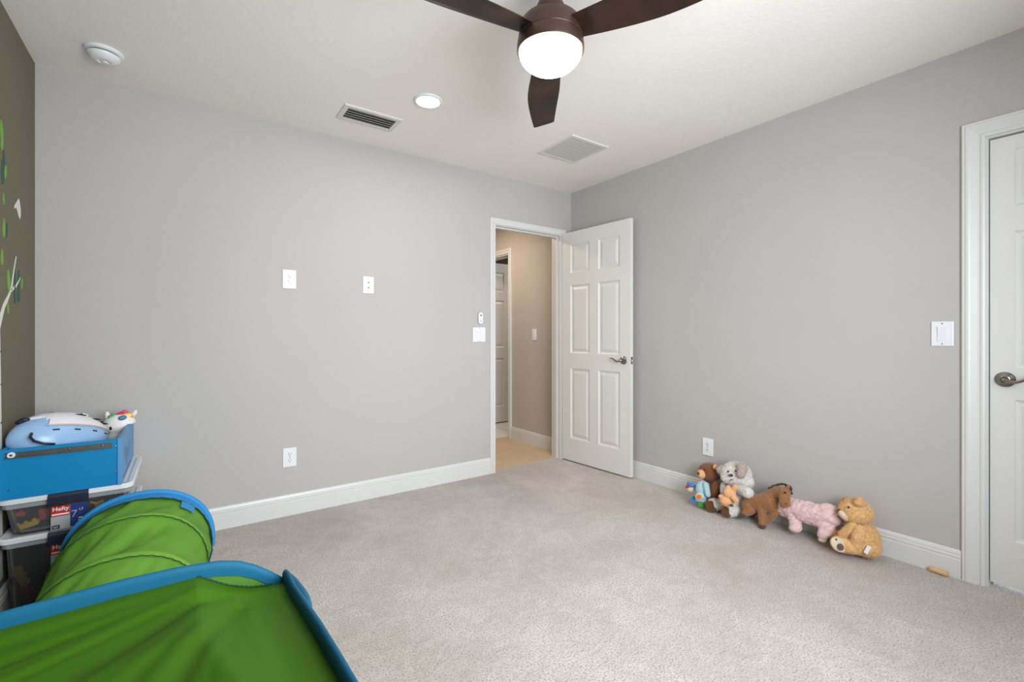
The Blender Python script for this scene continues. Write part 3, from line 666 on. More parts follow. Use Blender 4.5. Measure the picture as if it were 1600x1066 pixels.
# ------------------------------------------------------------------ bike helmet in the drawer
M['hblue'] = mat('helmet_blue', (150, 186, 224), .3); M['hwhite'] = mat('helmet_white', (228, 226, 232), .3); M['hline'] = mat('helmet_stripe', (232, 196, 160), .4)
hc = Vector((-3.352, -.425, .672)); ax = Vector((.74, .64, -.25)).normalized(); up_ = (UP*.90+Vector((-.66, .75, 0))*.42); sd_ = up_.cross(ax).normalized(); up_ = ax.cross(sd_)
t = thing('bike_helmet', "child's light blue and white bike helmet lying in the blue drawer", 'helmet', (hc.x, hc.y, .51))
HB = Matrix((ax, sd_, up_)).transposed().to_4x4(); HT = Matrix.Translation(hc) @ HB
def dome(r, z0f, ext, cut=None, seg=40, rings=14):
    bm = nb(); G = []
    for j in range(rings+1):
        v = z0f+(1-z0f)*j/rings; v = min(v, 1); rr2 = math.sqrt(max(0, 1-v*v)); row = []
        for i in range(seg):
            a = 2*math.pi*i/seg; x = rr2*math.cos(a); y = rr2*math.sin(a)
            nx = r[0]*x*(1.0 if x > 0 else 1.0); row.append(bm.verts.new((nx, r[1]*y, r[2]*v)) if rr2 > 1e-4 else None)
        if rr2 <= 1e-4: row = [bm.verts.new((0, 0, r[2]))]*seg
        G.append(row)
    for A, B in zip(G, G[1:]):
        for i in range(seg):
            q = []; 
            for vtx in (A[i], A[(i+1) % seg], B[(i+1) % seg], B[i]):
                if vtx not in q: q.append(vtx)
            if cut and cut(sum((k.co for k in q), Vector())/len(q)): continue
            if len(q) > 2: bm.faces.new(q)
    loose = [v for v in bm.verts if not v.link_faces]; bmesh.ops.delete(bm, geom=loose, context='VERTS')
    bm_solid(bm, geom=bm.faces[:], thickness=ext); bmesh.ops.recalc_face_normals(bm, faces=bm.faces[:])
    bmesh.ops.transform(bm, matrix=HT, verts=bm.verts[:]); return bm
build('lower_shell', dome((.178, .108, .112), -.62, .012), 'hblue', t, smooth=True, auto=50)
def vcut(c):
    u = (c.x+.2)*1.0
    if c.z > .03 and abs(abs(c.y)-.030-.0*c.x) < .011 and -.03 < c.x < .10: return True
    if c.z > .03 and abs(abs(c.y)-.062+.12*max(0, c.x)) < .008 and -.01 < c.x < .085: return True
    return c.x < -.115+.02*math.sin(c.y*60)
build('upper_shell', dome((.185, .114, .120), .22, .008, vcut, 72, 26), 'hwhite', t, smooth=True, auto=50)
build('liner', dome((.168, .102, .103), .05, .004), 'dark', t, smooth=True)
pts = [HT @ Vector((.186*math.sqrt(1-.22**2)*math.cos(a), .115*math.sqrt(1-.22**2)*math.sin(a), .120*.22+.0)) for a in [math.radians(-128+256*i/59) for i in range(60)]]
build('stripe', tube(nb(), pts, .0028, 6, False), 'hline', t, smooth=True)
for k in range(4):
    a = math.radians(-118+24*k); z = -.005; q = math.sqrt(1-(z/.108)**2); c = Vector((.176*q*math.cos(a), .107*q*math.sin(a), z+.010))
    dirt = Vector((-.150*math.sin(a), .105*math.cos(a), 0)).normalized(); nn = Vector((dirt.y, -dirt.x, 0))
    mm = HT @ Matrix.Translation(c) @ Matrix((dirt, -nn, UP)).transposed().to_4x4()
    build('vent_slot', box(nb(), (-.011, -.0025, -.003), (.011, .0025, .003), .001, mm), 'dark', t)
for a_, v_ in ((-78, .72), (-55, .60), (-38, .50), (-25, .66)):
    q_ = math.sqrt(1-v_*v_); c_ = HT @ Vector((.186*q_*math.cos(math.radians(a_)), .115*q_*math.sin(math.radians(a_)), .121*v_)); build('vent_slot', ell(nb(), c_, (.024, .004, .0035), 0, 3, (ax, sd_, up_)), 'dark', t, smooth=True)
build('air_port', ell(nb(), HT @ Vector((-.138, -.01, .074)), (.026, .020, .012), 22, 3), 'navy', t, smooth=True)
build('red_badge', ell(nb(), HT @ Vector((-.05, -.03, .110)), (.012, .007, .004), 0, 2), 'red', t, smooth=True)
build('chin_strap', tube(nb(), [HT @ Vector(v) for v in ((-.150, -.070, -.005), (-.160, -.078, -.025), (-.155, -.088, -.045), (-.13, -.10, -.060), (-.10, -.11, -.065))], .005, 6), 'navy', t, smooth=True)

# ------------------------------------------------------------------ unicorn plush in the drawer
M['uni'] = mat('unicorn_white', (236, 234, 228), .9, .06, 300, .3, 500, sheen=.3)
uc = Vector((-3.180, -.200, .683)); t = thing('unicorn_plush', 'white round unicorn plush with rainbow mane in the blue drawer', 'plush toy', (uc.x, uc.y, .51))
FU = (RT, FW, UP)
b = nb(); ell(b, uc, (.066, .062, .060)); ell(b, uc+Vector((-.002, -.01, -.07)), (.055, .05, .075)); build('head', tweak(union(b, .004, 3), lambda c, n: Vector((min(c.x, -3.153-.0*1) if c.z < .69 else c.x, c.y, max(c.z, .508)))), 'uni', t, smooth=True)
FU_ = direc(187).normalized(); RU = Vector((FU_.y, -FU_.x, 0))
for s, dz in ((-.044, .050), (.054, .050)):
    build('ear', ell(nb(), uc+RU*s+UP*dz, (.011, .009, .022), 14 if s < 0 else -40), 'uni', t, smooth=True)
build('horn', ell(nb(), uc+RU*.012+UP*.040-FU_*.045, (.013, .020, .013)), mat('horn_blue', (60, 128, 168), .5), t, smooth=True)
for i, (a, z, m_) in enumerate(((-.030, .056, (90, 160, 120)), (-.018, .062, (90, 170, 130)), (.0, .064, (214, 60, 90)), (.012, .068, (224, 50, 80)), (.024, .062, (240, 190, 60)), (.034, .056, (250, 220, 90)), (.022, .074, (200, 90, 140)), (.040, .048, (236, 140, 60)), (.006, .060, (236, 180, 80)))):
    build('mane_tuft', ell(nb(), uc+RU*a+UP*(z-.010)-FU_*.014, (.013, .014, .009), -25), mat('mane%d' % i, m_, .8), t, smooth=True)
for s, z in ((-.032, -.004), (.032, -.004)): build('eye', ell(nb(), uc+RU*s+UP*z-FU_*(.051 if s < 0 else .044), (.0065, .004, .009)), 'dark', t, smooth=True)

# ------------------------------------------------------------------ green play tunnel
def cloth(name, a, b, trans=.35):
    m = mat(name, a, .55, rgb2=b, nscale=3, bump=.05, bscale=900, transl=trans, spec=.2); return m
M['tgreen'] = cloth('tunnel_green', (120, 176, 66), (110, 166, 58), .3)
M['tgreen2'] = cloth('rib_green', (138, 196, 72), (130, 190, 66), .3)
M['bind'] = cloth('binding_blue', (62, 154, 214), (56, 146, 206), .15)
M['pipe'] = mat('piping_dark', (18, 50, 40), .7)
SEC = [  # y, centre x, half width, top z
    (-.735, -3.062, .238, .468), (-.765, -3.062, .237, .466), (-.85, -3.066, .232, .458), (-.93, -3.072, .232, .456), (-1.00, -3.076, .230, .470), (-1.08, -3.082, .224, .438),
    (-1.16, -3.090, .222, .418), (-1.235, -3.094, .222, .418), (-1.33, -3.10, .215, .385), (-1.45, -3.12, .235, .375), (-1.6, -3.13, .24, .385), (-1.8, -3.14, .245, .41), (-2.0, -3.145, .25, .44), (-2.2, -3.15, .25, .47), (-2.275, -3.15, .25, .485)]
def sec_at(y):
    for A, B in zip(SEC, SEC[1:]):
        if A[0] >= y >= B[0]:
            s = (A[0]-y)/(A[0]-B[0]); s = s*s*(3-2*s) if 0 else s
            return [A[i]+(B[i]-A[i])*s for i in range(4)]
    return list(SEC[-1] if y < SEC[-1][0] else SEC[0])
def tpt(y, a, off=0):
    _, cx, hw, tz = sec_at(y); hz = tz/2-.004; ca, sa = math.cos(a), math.sin(a)
    ca = math.copysign(abs(ca)**.93, ca); sa = math.copysign(abs(sa)**.93, sa)
    return Vector((cx+(hw+off)*ca, y, .006+hz+(hz+off)*sa))
def tstrip(y0, y1, n, off, seg=96, fold=0):
    bm = nb(); G = []
    for j in range(n+1):
        y = y0+(y1-y0)*j/n; row = []
        for i in range(seg):
            a = 2*math.pi*i/seg; d = off
            if fold:
                ph = a*2.3+y*9; up_w = max(0, math.sin(a))
                e = 1
                for ry in (-.75, -1.0, -1.235, -1.55, -1.85, -2.15): e = min(e, min(1, abs(y-ry)/.05))
                d += e*fold*(.6*noise.noise(Vector((a*2.2+y*5.5, y*3.0+a*1.2, 3)))+.55*noise.noise(Vector((a*6+y*13, y*5-a*2, 7)))+.25*math.sin(ph*3))
            q = tpt(y, a, d); q.z = max(q.z, .004); row.append(bm.verts.new(q))
        G.append(row)
    for A, B in zip(G, G[1:]):
        for i in range(seg): bm.faces.new((A[i], A[(i+1) % seg], B[(i+1) % seg], B[i]))
    bmesh.ops.recalc_face_normals(bm, faces=bm.faces[:])
    return bm
t = thing('play_tunnel', 'green fabric pop-up play tunnel with a blue-bound round end', 'play tunnel', (-3.10, -1.5, 0))
build('fabric', tstrip(-.772, -2.270, 150, 0, 128, .014), 'tgreen', t, smooth=True)
bd = tstrip(-.732, -.802, 4, .006); build('end_binding', bd, 'bind', t, smooth=True, label='blue end binding')
build('hoop', tube(nb(), [tpt(-.742, 2*math.pi*i/80, .004)+UP*.006 for i in range(80)], .0105, 8, True), 'bind', t, smooth=True)
build('piping', tube(nb(), [tpt(-.804, 2*math.pi*i/120, .0055+.001*math.sin(i*2.1))+UP*.003 for i in range(120)], .0022, 6, True), 'pipe', t, smooth=True)
for ry in (-1.0, -1.235, -1.55, -1.85, -2.15):
    rb = build('rib_band', tstrip(ry+.014, ry-.014, 2, .003), 'tgreen2', t, smooth=True)
    build('seam', tube(nb(), [tpt(ry-.0155, 2*math.pi*i/160, .004+.0012*math.sin(i*1.9))+UP*.002 for i in range(160)], .0014, 5, True), 'pipe', rb, smooth=True)
tb = nb(); ys = [-.800, -.83, -.865]; a0, a1 = math.radians(58), math.radians(44)
G = [[tb.verts.new(tpt(y, a0+(a1-a0)*k/4, .007)) for k in range(5)] for y in ys]
for A, B in zip(G, G[1:]):
    for k in range(4): tb.faces.new((A[k], A[k+1], B[k+1], B[k]))
bm_solid(tb, geom=tb.faces[:], thickness=.002); build('tie_tab', tb, 'bind', t)

# ------------------------------------------------------------------ green play tent in the foreground
def interp(tab, x):
    if x <= tab[0][0]: return tab[0][1]
    for (a, va), (b, vb) in zip(tab, tab[1:]):
        if x <= b: return va+(vb-va)*(x-a)/(b-a)
    return tab[-1][1]
M['tent'] = cloth('tent_green', (76, 126, 16), (66, 114, 14), .3)
M['tentb'] = cloth('tent_binding', (26, 102, 134), (20, 92, 124), .2)
TX0, TX1, TY0, TY1 = -3.497, -2.785, -2.985, -2.285
backtop = [(-3.497, .700), (-3.46, .735), (-3.40, .752), (-3.25, .757), (-3.12, .759), (-3.0, .764), (-2.93, .763), (-2.879, .758), (-2.85, .750), (-2.825, .736), (-2.80, .716), (-2.785, .703)]
backseam = [(-3.497, .690), (-3.46, .716), (-3.40, .732), (-3.25, .738), (-3.12, .738), (-2.99, .743), (-2.905, .745), (-2.880, .728), (-2.862, .717), (-2.835, .706), (-2.814, .702), (-2.785, .700)]
righttop = [(-2.985, .690), (-2.96, .718), (-2.90, .745), (-2.80, .762), (-2.70, .767), (-2.62, .760), (-2.53, .750), (-2.453, .738), (-2.36, .724), (-2.31, .722), (-2.285, .716)]
t = thing('play_tent', 'large green pop-up play tent with blue-bound edges in the foreground', 'play tent', ((TX0+TX1)/2, (TY0+TY1)/2, 0))
def rightseam(y): return interp(righttop, y)-.018
NG = 90; bm = nb(); V = []
fx, fyy = -2.835, -2.300
for j in range(NG+1):
    v = j/NG; y = TY1+(TY0-TY1)*v; row = []
    for i in range(NG+1):
        u = i/NG; x = TX0+(TX1-TX0)*u
        zb_ = interp(backseam, x); zf = zb_-.0; zr = rightseam(y); zl = rightseam(y)
        z = (zb_*(1-v)+zf*v) + (zr*u+zl*(1-u)) - (interp(backseam, TX0)*(1-u)+interp(backseam, TX1)*u)
        z = min(z, .768)
        e = min(u, 1-u, v, 1-v); ee = 1-math.exp(-e*9)
        z -= .030*ee*math.sin(math.pi*min(1, u))**.5*1
        dx_, dy_ = x-fx, y-fyy; rr = math.hypot(dx_, dy_); an = math.atan2(dy_, dx_)
        fo = math.exp(-((rr-.22)/.26)**2)*min(1, rr/.06)*min(1, e*14)
        z += .0060*fo*(math.sin(an*11+.6)**3*.5+.7*noise.noise(Vector((an*6.0, rr*1.2, 1)))+.6*noise.noise(Vector((an*17, rr*2, 5))))
        z += .004*noise.noise(Vector((x*5, y*5, 2)))*ee
        row.append(bm.verts.new((x, y, z)))
    V.append(row)
for A, B in zip(V, V[1:]):
    for i in range(NG): bm.faces.new((A[i], B[i], B[i+1], A[i+1]))
bmesh.ops.recalc_face_normals(bm, faces=bm.faces[:])
build('top_panel', bm, 'tent', t, smooth=True)
def side(p0, p1, topf, n=48, rows=14, bulge=.0, outv=Vector((0, 0, 0)), z0=.004):
    bm = nb(); G = []
    for j in range(rows+1):
        s = j/rows; row = []
        for i in range(n+1):
            u = i/n; p = p0.lerp(p1, u); tz = topf(p)
            rc = .10; bz = z0 + (rc-math.sqrt(max(0, rc*rc-max(0, rc-min(u, 1-u)*.7)**2)))*.6
            z = bz+(tz-bz)*s; q = Vector((p.x, p.y, z))+outv*bulge*math.sin(math.pi*s)*math.sin(math.pi*u); row.append(bm.verts.new(q))
        G.append(row)
    for A, B in zip(G, G[1:]):
        for i in range(n): bm.faces.new((A[i], A[i+1], B[i+1], B[i]))
    bm_solid(bm, geom=bm.faces[:], thickness=.0015); bmesh.ops.recalc_face_normals(bm, faces=bm.faces[:])
    return bm
bt = lambda p: interp(backtop, p.x); rt = lambda p: interp(righttop, p.y)
build('side_panel', side(Vector((TX0, TY1, 0)), Vector((TX1, TY1, 0)), lambda p: bt(p)-.004, 96), 'tent', t, smooth=True)
build('side_panel', side(Vector((TX1, TY0, 0)), Vector((TX1, TY1, 0)), lambda p: rt(p)-.004, 96, bulge=.01, outv=Vector((-1, 0, 0))), 'tent', t, smooth=True)
build('side_panel', side(Vector((TX0, TY0, 0)), Vector((TX1, TY0, 0)), lambda p: bt(p)-.004, 96), 'tent', t, smooth=True)
build('side_panel', side(Vector((TX0, TY0, 0)), Vector((TX0, TY1, 0)), lambda p: rt(p)-.004, 96), 'tent', t, smooth=True)
# blue bindings folded over the spring wire along the top of each panel
def binding(pts, wid, outv):
    bm = nb(); G = []
    for p in pts:
        row = []
        for (o_, dz) in ((-.0045, -wid), (-.0050, -wid*.5), (-.0050, -.004), (-.003, .0015), (0, .003), (.003, .0015), (.0050, -.004), (.0050, -wid*.5), (.0045, -wid)):
            row.append(bm.verts.new(p+outv*o_+UP*dz))
        G.append(row)
    for A, B in zip(G, G[1:]):
        for k in range(8): bm.faces.new((A[k], A[k+1], B[k+1], B[k]))
    bmesh.ops.recalc_face_normals(bm, faces=bm.faces[:]); return bm
xs_ = [TX0+(TX1-TX0)*i/90 for i in range(91)]; ys_ = [TY0+(TY1-TY0)*i/90 for i in range(91)]
build('binding', binding([Vector((x, TY1+.002, interp(backtop, x))) for x in xs_], .020, Vector((0, 1, 0))), 'tentb', t, smooth=True, label='blue edge binding')
build('binding', binding([Vector((x, TY0, interp(backtop, x))) for x in xs_], .020, Vector((0, 1, 0))), 'tentb', t, smooth=True, label='blue edge binding')
build('binding', binding([Vector((TX1+.004, y, interp(righttop, y))) for y in ys_], .030, Vector((1, 0, 0))), 'tentb', t, smooth=True, label='blue edge binding')
build('binding', binding([Vector((TX0, y, interp(righttop, y))) for y in ys_], .022, Vector((1, 0, 0))), 'tentb', t, smooth=True, label='blue edge binding')
# seam of the top panel where it leaves the binding
build('seam', tube(nb(), [Vector((x, TY1-.004, interp(backseam, x)+.001+.0008*math.sin(x*900))) for x in [-2.907+.105*i/60 for i in range(61)]], .0011, 5), 'pipe', t)
# the spring hoop of the right panel bulges out below the corner
fl = nb(); G = []
for i in range(25):
    s = i/24; y = -2.290-.175*s; z = interp(righttop, y)-.004; bw = math.sin(math.pi*s)**.6
    row = []
    for k in range(5):
        q = k/4; row.append(fl.verts.new((TX1+.006+.013*bw*q, y+.004*q, z+.006*bw*math.sin(q*2)-.012*q*q)))
    G.append(row)
for A, B in zip(G, G[1:]):
    for k in range(4): fl.faces.new((A[k], A[k+1], B[k+1], B[k]))
bm_solid(fl, geom=fl.faces[:], thickness=.0015); build('binding_flap', fl, 'tentb', t, smooth=True, auto=60)

# ------------------------------------------------------------------ plush toys along the right wall
def plushmat(name, a, b=None, bump=.6, sc=420): return mat(name, a, .95, .12, 90, bump, sc, rgb2=b, sheen=.35, spec=.15)
M['tanfur'] = plushmat('fur_tan', (226, 182, 126), (212, 164, 106)); M['cream'] = plushmat('plush_cream', (226, 206, 182)); M['padb'] = plushmat('pad_brown', (106, 82, 68))
M['pink'] = plushmat('pink_fleece', (222, 190, 187), (214, 180, 178), .3); M['brownfur'] = plushmat('fur_brown', (132, 82, 50), (114, 68, 40)); M['peach'] = plushmat('plush_peach', (232, 176, 128), (224, 166, 116))
M['horse'] = plushmat('horse_brown', (154, 108, 70), (136, 92, 58), .3); M['mane'] = plushmat('mane_dark', (66, 58, 48)); M['hoof'] = plushmat('hoof_brown', (84, 66, 56))
M['grey'] = plushmat('fur_grey', (228, 224, 218), (204, 196, 190)); M['taupe'] = plushmat('fur_taupe', (172, 154, 144), (186, 172, 162)); M['sole'] = plushmat('sole_brown', (104, 62, 38)); M['pale'] = plushmat('plush_pale_blue', (176, 206, 214), (160, 196, 208))
M['teal'] = plushmat('plush_sky_blue', (74, 132, 190)); M['fgreen'] = plushmat('felt_green', (76, 150, 50)); M['forange'] = plushmat('felt_orange', (226, 128, 52)); M['nose'] = mat('nose_plastic', (52, 38, 34), .35)
GRP = 'plush toys sitting along the right wall'
def toy(name, label, ctr): return thing(name, label, 'plush toy', (ctr.x, ctr.y, 0), GRP)
def part(nm, bm, m, par, vox=.004, sm=3, amp=.0010, sc=180, lab=None, wall=-.004):
    me = union(bm, vox, sm); settle(me, amp, sc, wall); return build(nm, me, m, par, smooth=True, label=lab)
def E(bm, px, py, x, r, roll=0, pitch=0, sub=3): ell(bm, PX(px, py, x), r, roll, sub, None, pitch)
def dot(nm, px, py, x, r, m, par, roll=0, pitch=0, lab=None):
    b = nb(); ell(b, PX(px, py, x), r, roll, 3, None, pitch); me = bpy.data.meshes.new(nm); b.to_mesh(me); b.free(); settle(me, 0); return build(nm, me, m, par, smooth=True, label=lab)

# tan teddy bear (nearest)
t = toy('teddy_bear', 'fluffy tan teddy bear with a cream paw pad, nearest the closet door', PX(1340, 850, -.13))
b = nb(); E(b, 1346, 841, -.115, (.080, .078, .085)); E(b, 1352, 853, -.13, (.066, .07, .050)); E(b, 1337, 800, -.115, (.076, .074, .066)); E(b, 1340, 819, -.115, (.05, .05, .03))
ME = union(b, .005, 3); settle(ME, .003, 90); bo = build('body', ME, 'tanfur', t, smooth=True); fur(ME, 'fur', 'tanfur', t, 9000, .0075, .0009, seed=2)
for (nm, e) in (('arm', [(1343, 828, -.175, .026), (1340, 840, -.19, .028), (1338, 852, -.19, .027)]), ('arm', [(1333, 822, -.175, .022), (1325, 829, -.18, .023), (1317, 836, -.18, .022)]), ('leg', [(1342, 856, -.17, .035), (1330, 855, -.19, .036), (1318, 852, -.195, .040), (1311, 850, -.195, .040)]), ('leg', [(1325, 845, -.10, .028), (1312, 838, -.115, .028), (1302, 834, -.12, .027)]), ('ear', [(1347, 788, -.13, .018), (1340, 786, -.165, .016), (1343, 781, -.15, .014)]), ('ear', [(1322, 783, -.09, .018)])):
    b = nb()
    for (A, B) in zip(e, e[1:] or e): limb(b, PX(*A[:3]), PX(*B[:3]), A[3], B[3], 4)
    me = union(b, .004, 3); settle(me, .002, 120); build(nm, me, 'tanfur', t, smooth=True); fur(me, 'fur', 'tanfur', t, 1200, .0055, .0009, seed=len(nm)+int(e[0][0]))
part('muzzle', (lambda b: (E(b, 1321, 807, -.165, (.040, .026, .021), -38), b)[1])(nb()), 'cream', t, .003, lab='cream muzzle')
dot('nose', 1312, 799.5, -.170, (.012, .010, .010), 'nose', t, -35)
dot('paw_pad', 1310.5, 851.5, -.243, (.046, .011, .033), 'cream', t, -32, -14, 'cream foot pad'); dot('paw_pad', 1313.5, 855, -.256, (.0175, .007, .0165), 'padb', t, -30, -14, 'brown foot pad')
for px, py in ((1304.5, 843.5), (1300.5, 847.5), (1300, 853.5)): dot('toe_pad', px+1.5, py, -.256, (.0068, .006, .0068), 'padb', t)
dot('eye', 1326, 793, -.188, (.005, .005, .005), 'dark', t)
b = nb(); p0 = PX(1354, 855, -.20); mt_ = Matrix.Translation(p0) @ Matrix((RT, FW, UP)).transposed().to_4x4() @ Matrix.Rotation(math.radians(28), 4, 'Y'); box(b, (-.001, -.0007, -.030), (.021, .0007, .010), 0, mt_); b2_ = nb(); tg = build('care_tag', b, 'plate', t, label='white care tag')
# pink doll on its front
t = toy('pink_doll', 'stuffed doll in pink fleece lying face down between horse and tan bear', PX(1262, 830, -.13))
b = nb(); limb(b, PX(1230, 792, -.11), PX(1285, 808, -.11), .060, .066, 8); E(b, 1296, 806, -.11, (.062, .062, .062)); E(b, 1240, 797, -.105, (.075, .06, .055), -14)
limb(b, PX(1240, 808, -.13), PX(1244, 822, -.155), .034, .030, 5); limb(b, PX(1292, 822, -.14), PX(1286, 838, -.165), .040, .024, 6); limb(b, PX(1296, 820, -.08), PX(1300, 835, -.07), .035, .024, 5)
ME = union(b, .0032, 4)
def folds(c, n):
    q = c.x*.4+c.y; s = noise.noise(Vector((q*22+c.z*18, c.z*30-q*12, c.x*10)))*.007-max(0, 1-abs(noise.noise(Vector((q*24+c.z*20, c.z*9-q*7, c.x*8))))*8)*.0055+math.sin(q*80+c.z*110+5*noise.noise(c*14))*.002
    return c+n*s*.8
tweak(ME, folds); settle(ME, .0006); build('sleepsuit', ME, 'pink', t, smooth=True, label='pink fleece sleepsuit')
part('hand', (lambda b: (E(b, 1243, 825, -.165, (.034, .030, .024), 8), b)[1])(nb()), 'pink', t, .003)
part('foot', (lambda b: (E(b, 1285, 843.5, -.165, (.020, .020, .014)), b)[1])(nb()), 'cream', t, .003, lab='cream foot')
part('head', (lambda b: (E(b, 1224, 791, -.075, (.050, .045, .045)), b)[1])(nb()), 'cream', t, .004, lab='cream cloth head')
# horse
t = toy('plush_horse', 'brown plush horse with dark mane slumped between puppy and pink doll', PX(1190, 800, -.13))
b = nb(); limb(b, PX(1172, 787, -.14), PX(1205, 784, -.13), .046, .060, 7); E(b, 1172, 791, -.15, (.052, .045, .044), 0); limb(b, PX(1202, 778, -.12), PX(1216, 768, -.13), .046, .034, 5); limb(b, PX(1212, 770, -.13), PX(1226, 769, -.155), .034, .036, 4)
limb(b, PX(1226, 769, -.165), PX(1226, 786, -.185), .032, .030, 6)
limb(b, PX(1190, 792, -.16), PX(1191, 818, -.185), .027, .020, 8); limb(b, PX(1212, 800, -.145), PX(1200, 814, -.155), .022, .018, 6); limb(b, PX(1172, 797, -.17), PX(1164, 802, -.19), .030, .022, 5); limb(b, PX(1180, 797, -.07), PX(1176, 803, -.06), .03, .02, 4)
part('body', b, 'horse', t, .0045, 3, .0015, 60)
part('hoof', (lambda b: (E(b, 1191, 822, -.186, (.021, .021, .018)), b)[1])(nb()), 'hoof', t, .003, lab='dark brown hoof')
part('hoof', (lambda b: (E(b, 1162, 805, -.195, (.020, .020, .016)), b)[1])(nb()), 'hoof', t, .003, lab='dark brown hoof')
for px, py, a in ((1203, 762.5, 20), (1209, 759.5, 15), (1215, 757.5, 10), (1221, 756.5, 5), (1227, 757.5, -20)): part('mane_tuft', (lambda b: (E(b, px, py, -.130, (.014, .010, .007), a), b)[1])(nb()), 'mane', t, .0025, 1)
part('forelock', (lambda b: (E(b, 1234, 763, -.150, (.012, .014, .020), 25), E(b, 1237, 771, -.155, (.008, .008, .008)), b)[2])(nb()), 'mane', t, .0025, 1)
part('ear', (lambda b: (E(b, 1231, 762, -.170, (.009, .008, .017), -20), b)[1])(nb()), 'horse', t, .0025, 1)
dot('eye', 1227, 770, -.202, (.006, .005, .005), 'dark', t); dot('nostril', 1229, 787, -.216, (.004, .003, .003), 'nose', t)
# grey puppy
t = toy('plush_puppy', 'large pale grey plush puppy with brown soles, behind the small peach bear', PX(1148, 790, -.13))
b = nb(); E(b, 1150, 741, -.110, (.092, .080, .076)); E(b, 1139, 747, -.165, (.046, .040, .034)); E(b, 1164, 752, -.10, (.048, .06, .04))
E(b, 1148, 776, -.095, (.062, .062, .085)); E(b, 1148, 787, -.10, (.064, .068, .055))
ME = union(b, .005, 3); settle(ME, .003, 90); build('body', ME, 'grey', t, smooth=True); fur(ME, 'fur', 'grey', t, 9000, .0075, .0009, seed=5)
def fpart(nm, fn, m, nf, ln=.007, lab=None):
    b = nb(); fn(b); me = union(b, .004, 3); settle(me, .002, 120); build(nm, me, m, t, smooth=True, label=lab); fur(me, 'fur', m, t, nf, ln, seed=nf)
fpart('ear', lambda b: E(b, 1127, 734, -.150, (.028, .018, .030), -40), 'taupe', 700, lab='taupe left ear')
fpart('ear', lambda b: (E(b, 1160, 732, -.165, (.030, .020, .040), 10), E(b, 1158, 740, -.18, (.026, .018, .030))), 'taupe', 900, lab='taupe right ear')
fpart('arm', lambda b: limb(b, PX(1158, 765, -.15), PX(1168, 770, -.165), .032, .034), 'grey', 800); fpart('arm', lambda b: limb(b, PX(1131, 759, -.14), PX(1131, 769, -.165), .020, .022), 'grey', 500)
fpart('leg', lambda b: (limb(b, PX(1132, 787, -.12), PX(1118, 789, -.165), .034, .038), E(b, 1115, 789, -.175, (.036, .034, .044), 25)), 'grey', 900)
fpart('leg', lambda b: (limb(b, PX(1156, 797, -.13), PX(1142, 799, -.19), .034, .036), E(b, 1139, 799, -.195, (.036, .032, .038), 25)), 'grey', 900)
dot('paw_pad', 1111.5, 792, -.208, (.033, .010, .040), 'sole', t, 38, -8, 'brown left sole'); dot('paw_pad', 1135, 800.5, -.228, (.028, .010, .036), 'sole', t, 36, -8, 'brown right sole')
part('mouth_line', (lambda b: (E(b, 1143, 750, -.212, (.011, .005, .0025), 10), b)[1])(nb()), 'nose', t, .0015, 1, 0)
dot('nose', 1142, 743, -.222, (.013, .008, .009), 'nose', t); dot('eye', 1138, 737, -.197, (.0055, .005, .006), 'dark', t); dot('eye', 1149.5, 736, -.206, (.0055, .005, .006), 'dark', t)
# small peach bear
t = toy('small_bear', 'small peach plush bear lying on the lap of the grey puppy', PX(1140, 780, -.19)); t.location.z = 0
b = nb(); E(b, 1140, 770, -.228, (.038, .030, .034)); E(b, 1136, 783, -.235, (.042, .032, .032)); limb(b, PX(1146, 778, -.24), PX(1150, 782, -.245), .018, .016, 4); limb(b, PX(1130, 776, -.24), PX(1126, 776, -.245), .014, .014, 3)
limb(b, PX(1145, 766, -.225), PX(1149, 761, -.225), .016, .016, 4); limb(b, PX(1138, 764, -.225), PX(1138, 761, -.225), .013, .012, 3)
part('body', b, 'peach', t, .003, 3, .0012, 200)
dot('neck_ribbon', 1143, 790, -.262, (.012, .006, .007), 'mane', t, -20)
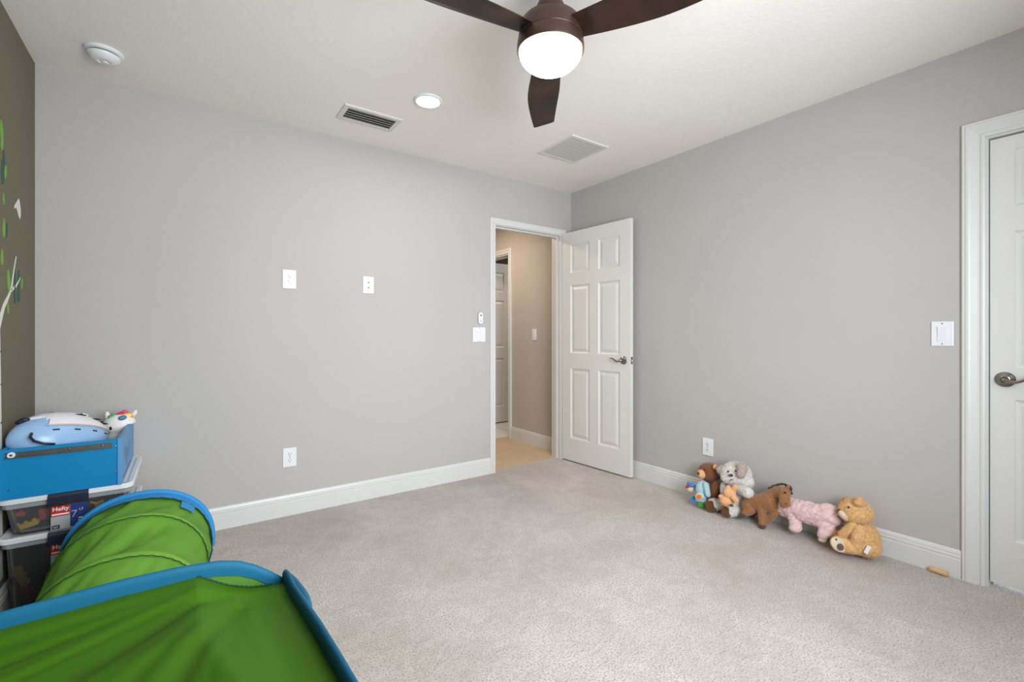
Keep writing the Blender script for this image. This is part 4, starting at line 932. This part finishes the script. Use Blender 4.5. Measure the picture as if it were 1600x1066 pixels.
# brown bear
t = toy('brown_bear', 'chocolate brown plush bear with a peach muzzle leaning on the wall', PX(1113, 775, -.1))
b = nb(); E(b, 1109, 738, -.095, (.070, .068, .060)); E(b, 1114, 766, -.09, (.058, .058, .070)); E(b, 1116, 778, -.095, (.060, .062, .046))
ME = union(b, .005, 3); settle(ME, .0025, 100); build('body', ME, 'brownfur', t, smooth=True); fur(ME, 'fur', 'brownfur', t, 3000, .006, seed=9)
fpart('arm', lambda b: limb(b, PX(1119, 757, -.125), PX(1114, 770, -.150), .024, .026), 'brownfur', 500)
fpart('leg', lambda b: limb(b, PX(1120, 778, -.115), PX(1108, 779, -.150), .030, .027), 'brownfur', 500)
part('muzzle', (lambda b: (E(b, 1096, 741, -.160, (.027, .030, .030), 15), b)[1])(nb()), 'peach', t, .003, lab='peach muzzle')
part('ear', (lambda b: (E(b, 1117.5, 730, -.125, (.016, .010, .018), 10), b)[1])(nb()), 'peach', t, .003, lab='peach inner ear')
dot('nose', 1091.5, 740, -.184, (.009, .008, .010), 'nose', t); dot('eye', 1101, 734, -.157, (.004, .004, .005), 'dark', t)
# pale blue baby toy
t = toy('blue_soft_toy', 'small pale blue soft toy with orange foot sole and green tab, farthest left', PX(1096, 770, -.16))
b = nb(); E(b, 1098, 765, -.170, (.046, .040, .056)); limb(b, PX(1103, 758, -.19), PX(1106, 773, -.20), .020, .018, 6); limb(b, PX(1098, 775, -.19), PX(1093, 776, -.21), .026, .024, 4); E(b, 1095, 780, -.18, (.045, .035, .022))
part('body', b, 'pale', t, .0035, 3, .0012, 200)
dot('foot_sole', 1092, 776.5, -.236, (.024, .006, .022), 'cream', t, 0, 0, 'white-rimmed foot'); dot('foot_sole', 1092, 776.5, -.242, (.017, .005, .016), 'forange', t, -20, 0, 'orange foot sole')
dot('head', 1079, 763, -.175, (.030, .028, .026), 'cream', t, 0, 0, 'round cream head'); dot('cap', 1080, 757.5, -.178, (.030, .028, .018), 'teal', t, -20, 0, 'blue cap')
dot('cap_band', 1077, 759, -.186, (.030, .022, .007), 'red', t, 30, 0, 'red cap band')
b = nb(); E(b, 1085, 781, -.215, (.030, .010, .022), -35); part('blue_flap', b, 'teal', t, .0025, 2, 0)
b = nb(); p0 = PX(1096, 789, -.205); mt_ = Matrix.Translation(p0) @ Matrix((RT, FW, UP)).transposed().to_4x4() @ Matrix.Rotation(math.radians(20), 4, 'Y'); box(b, (-.022, -.003, -.016), (.022, .003, .016), .002, mt_); me = bpy.data.meshes.new('x'); b.to_mesh(me); b.free(); settle(me, 0); build('green_tab', me, 'fgreen', t, label='green felt tab')
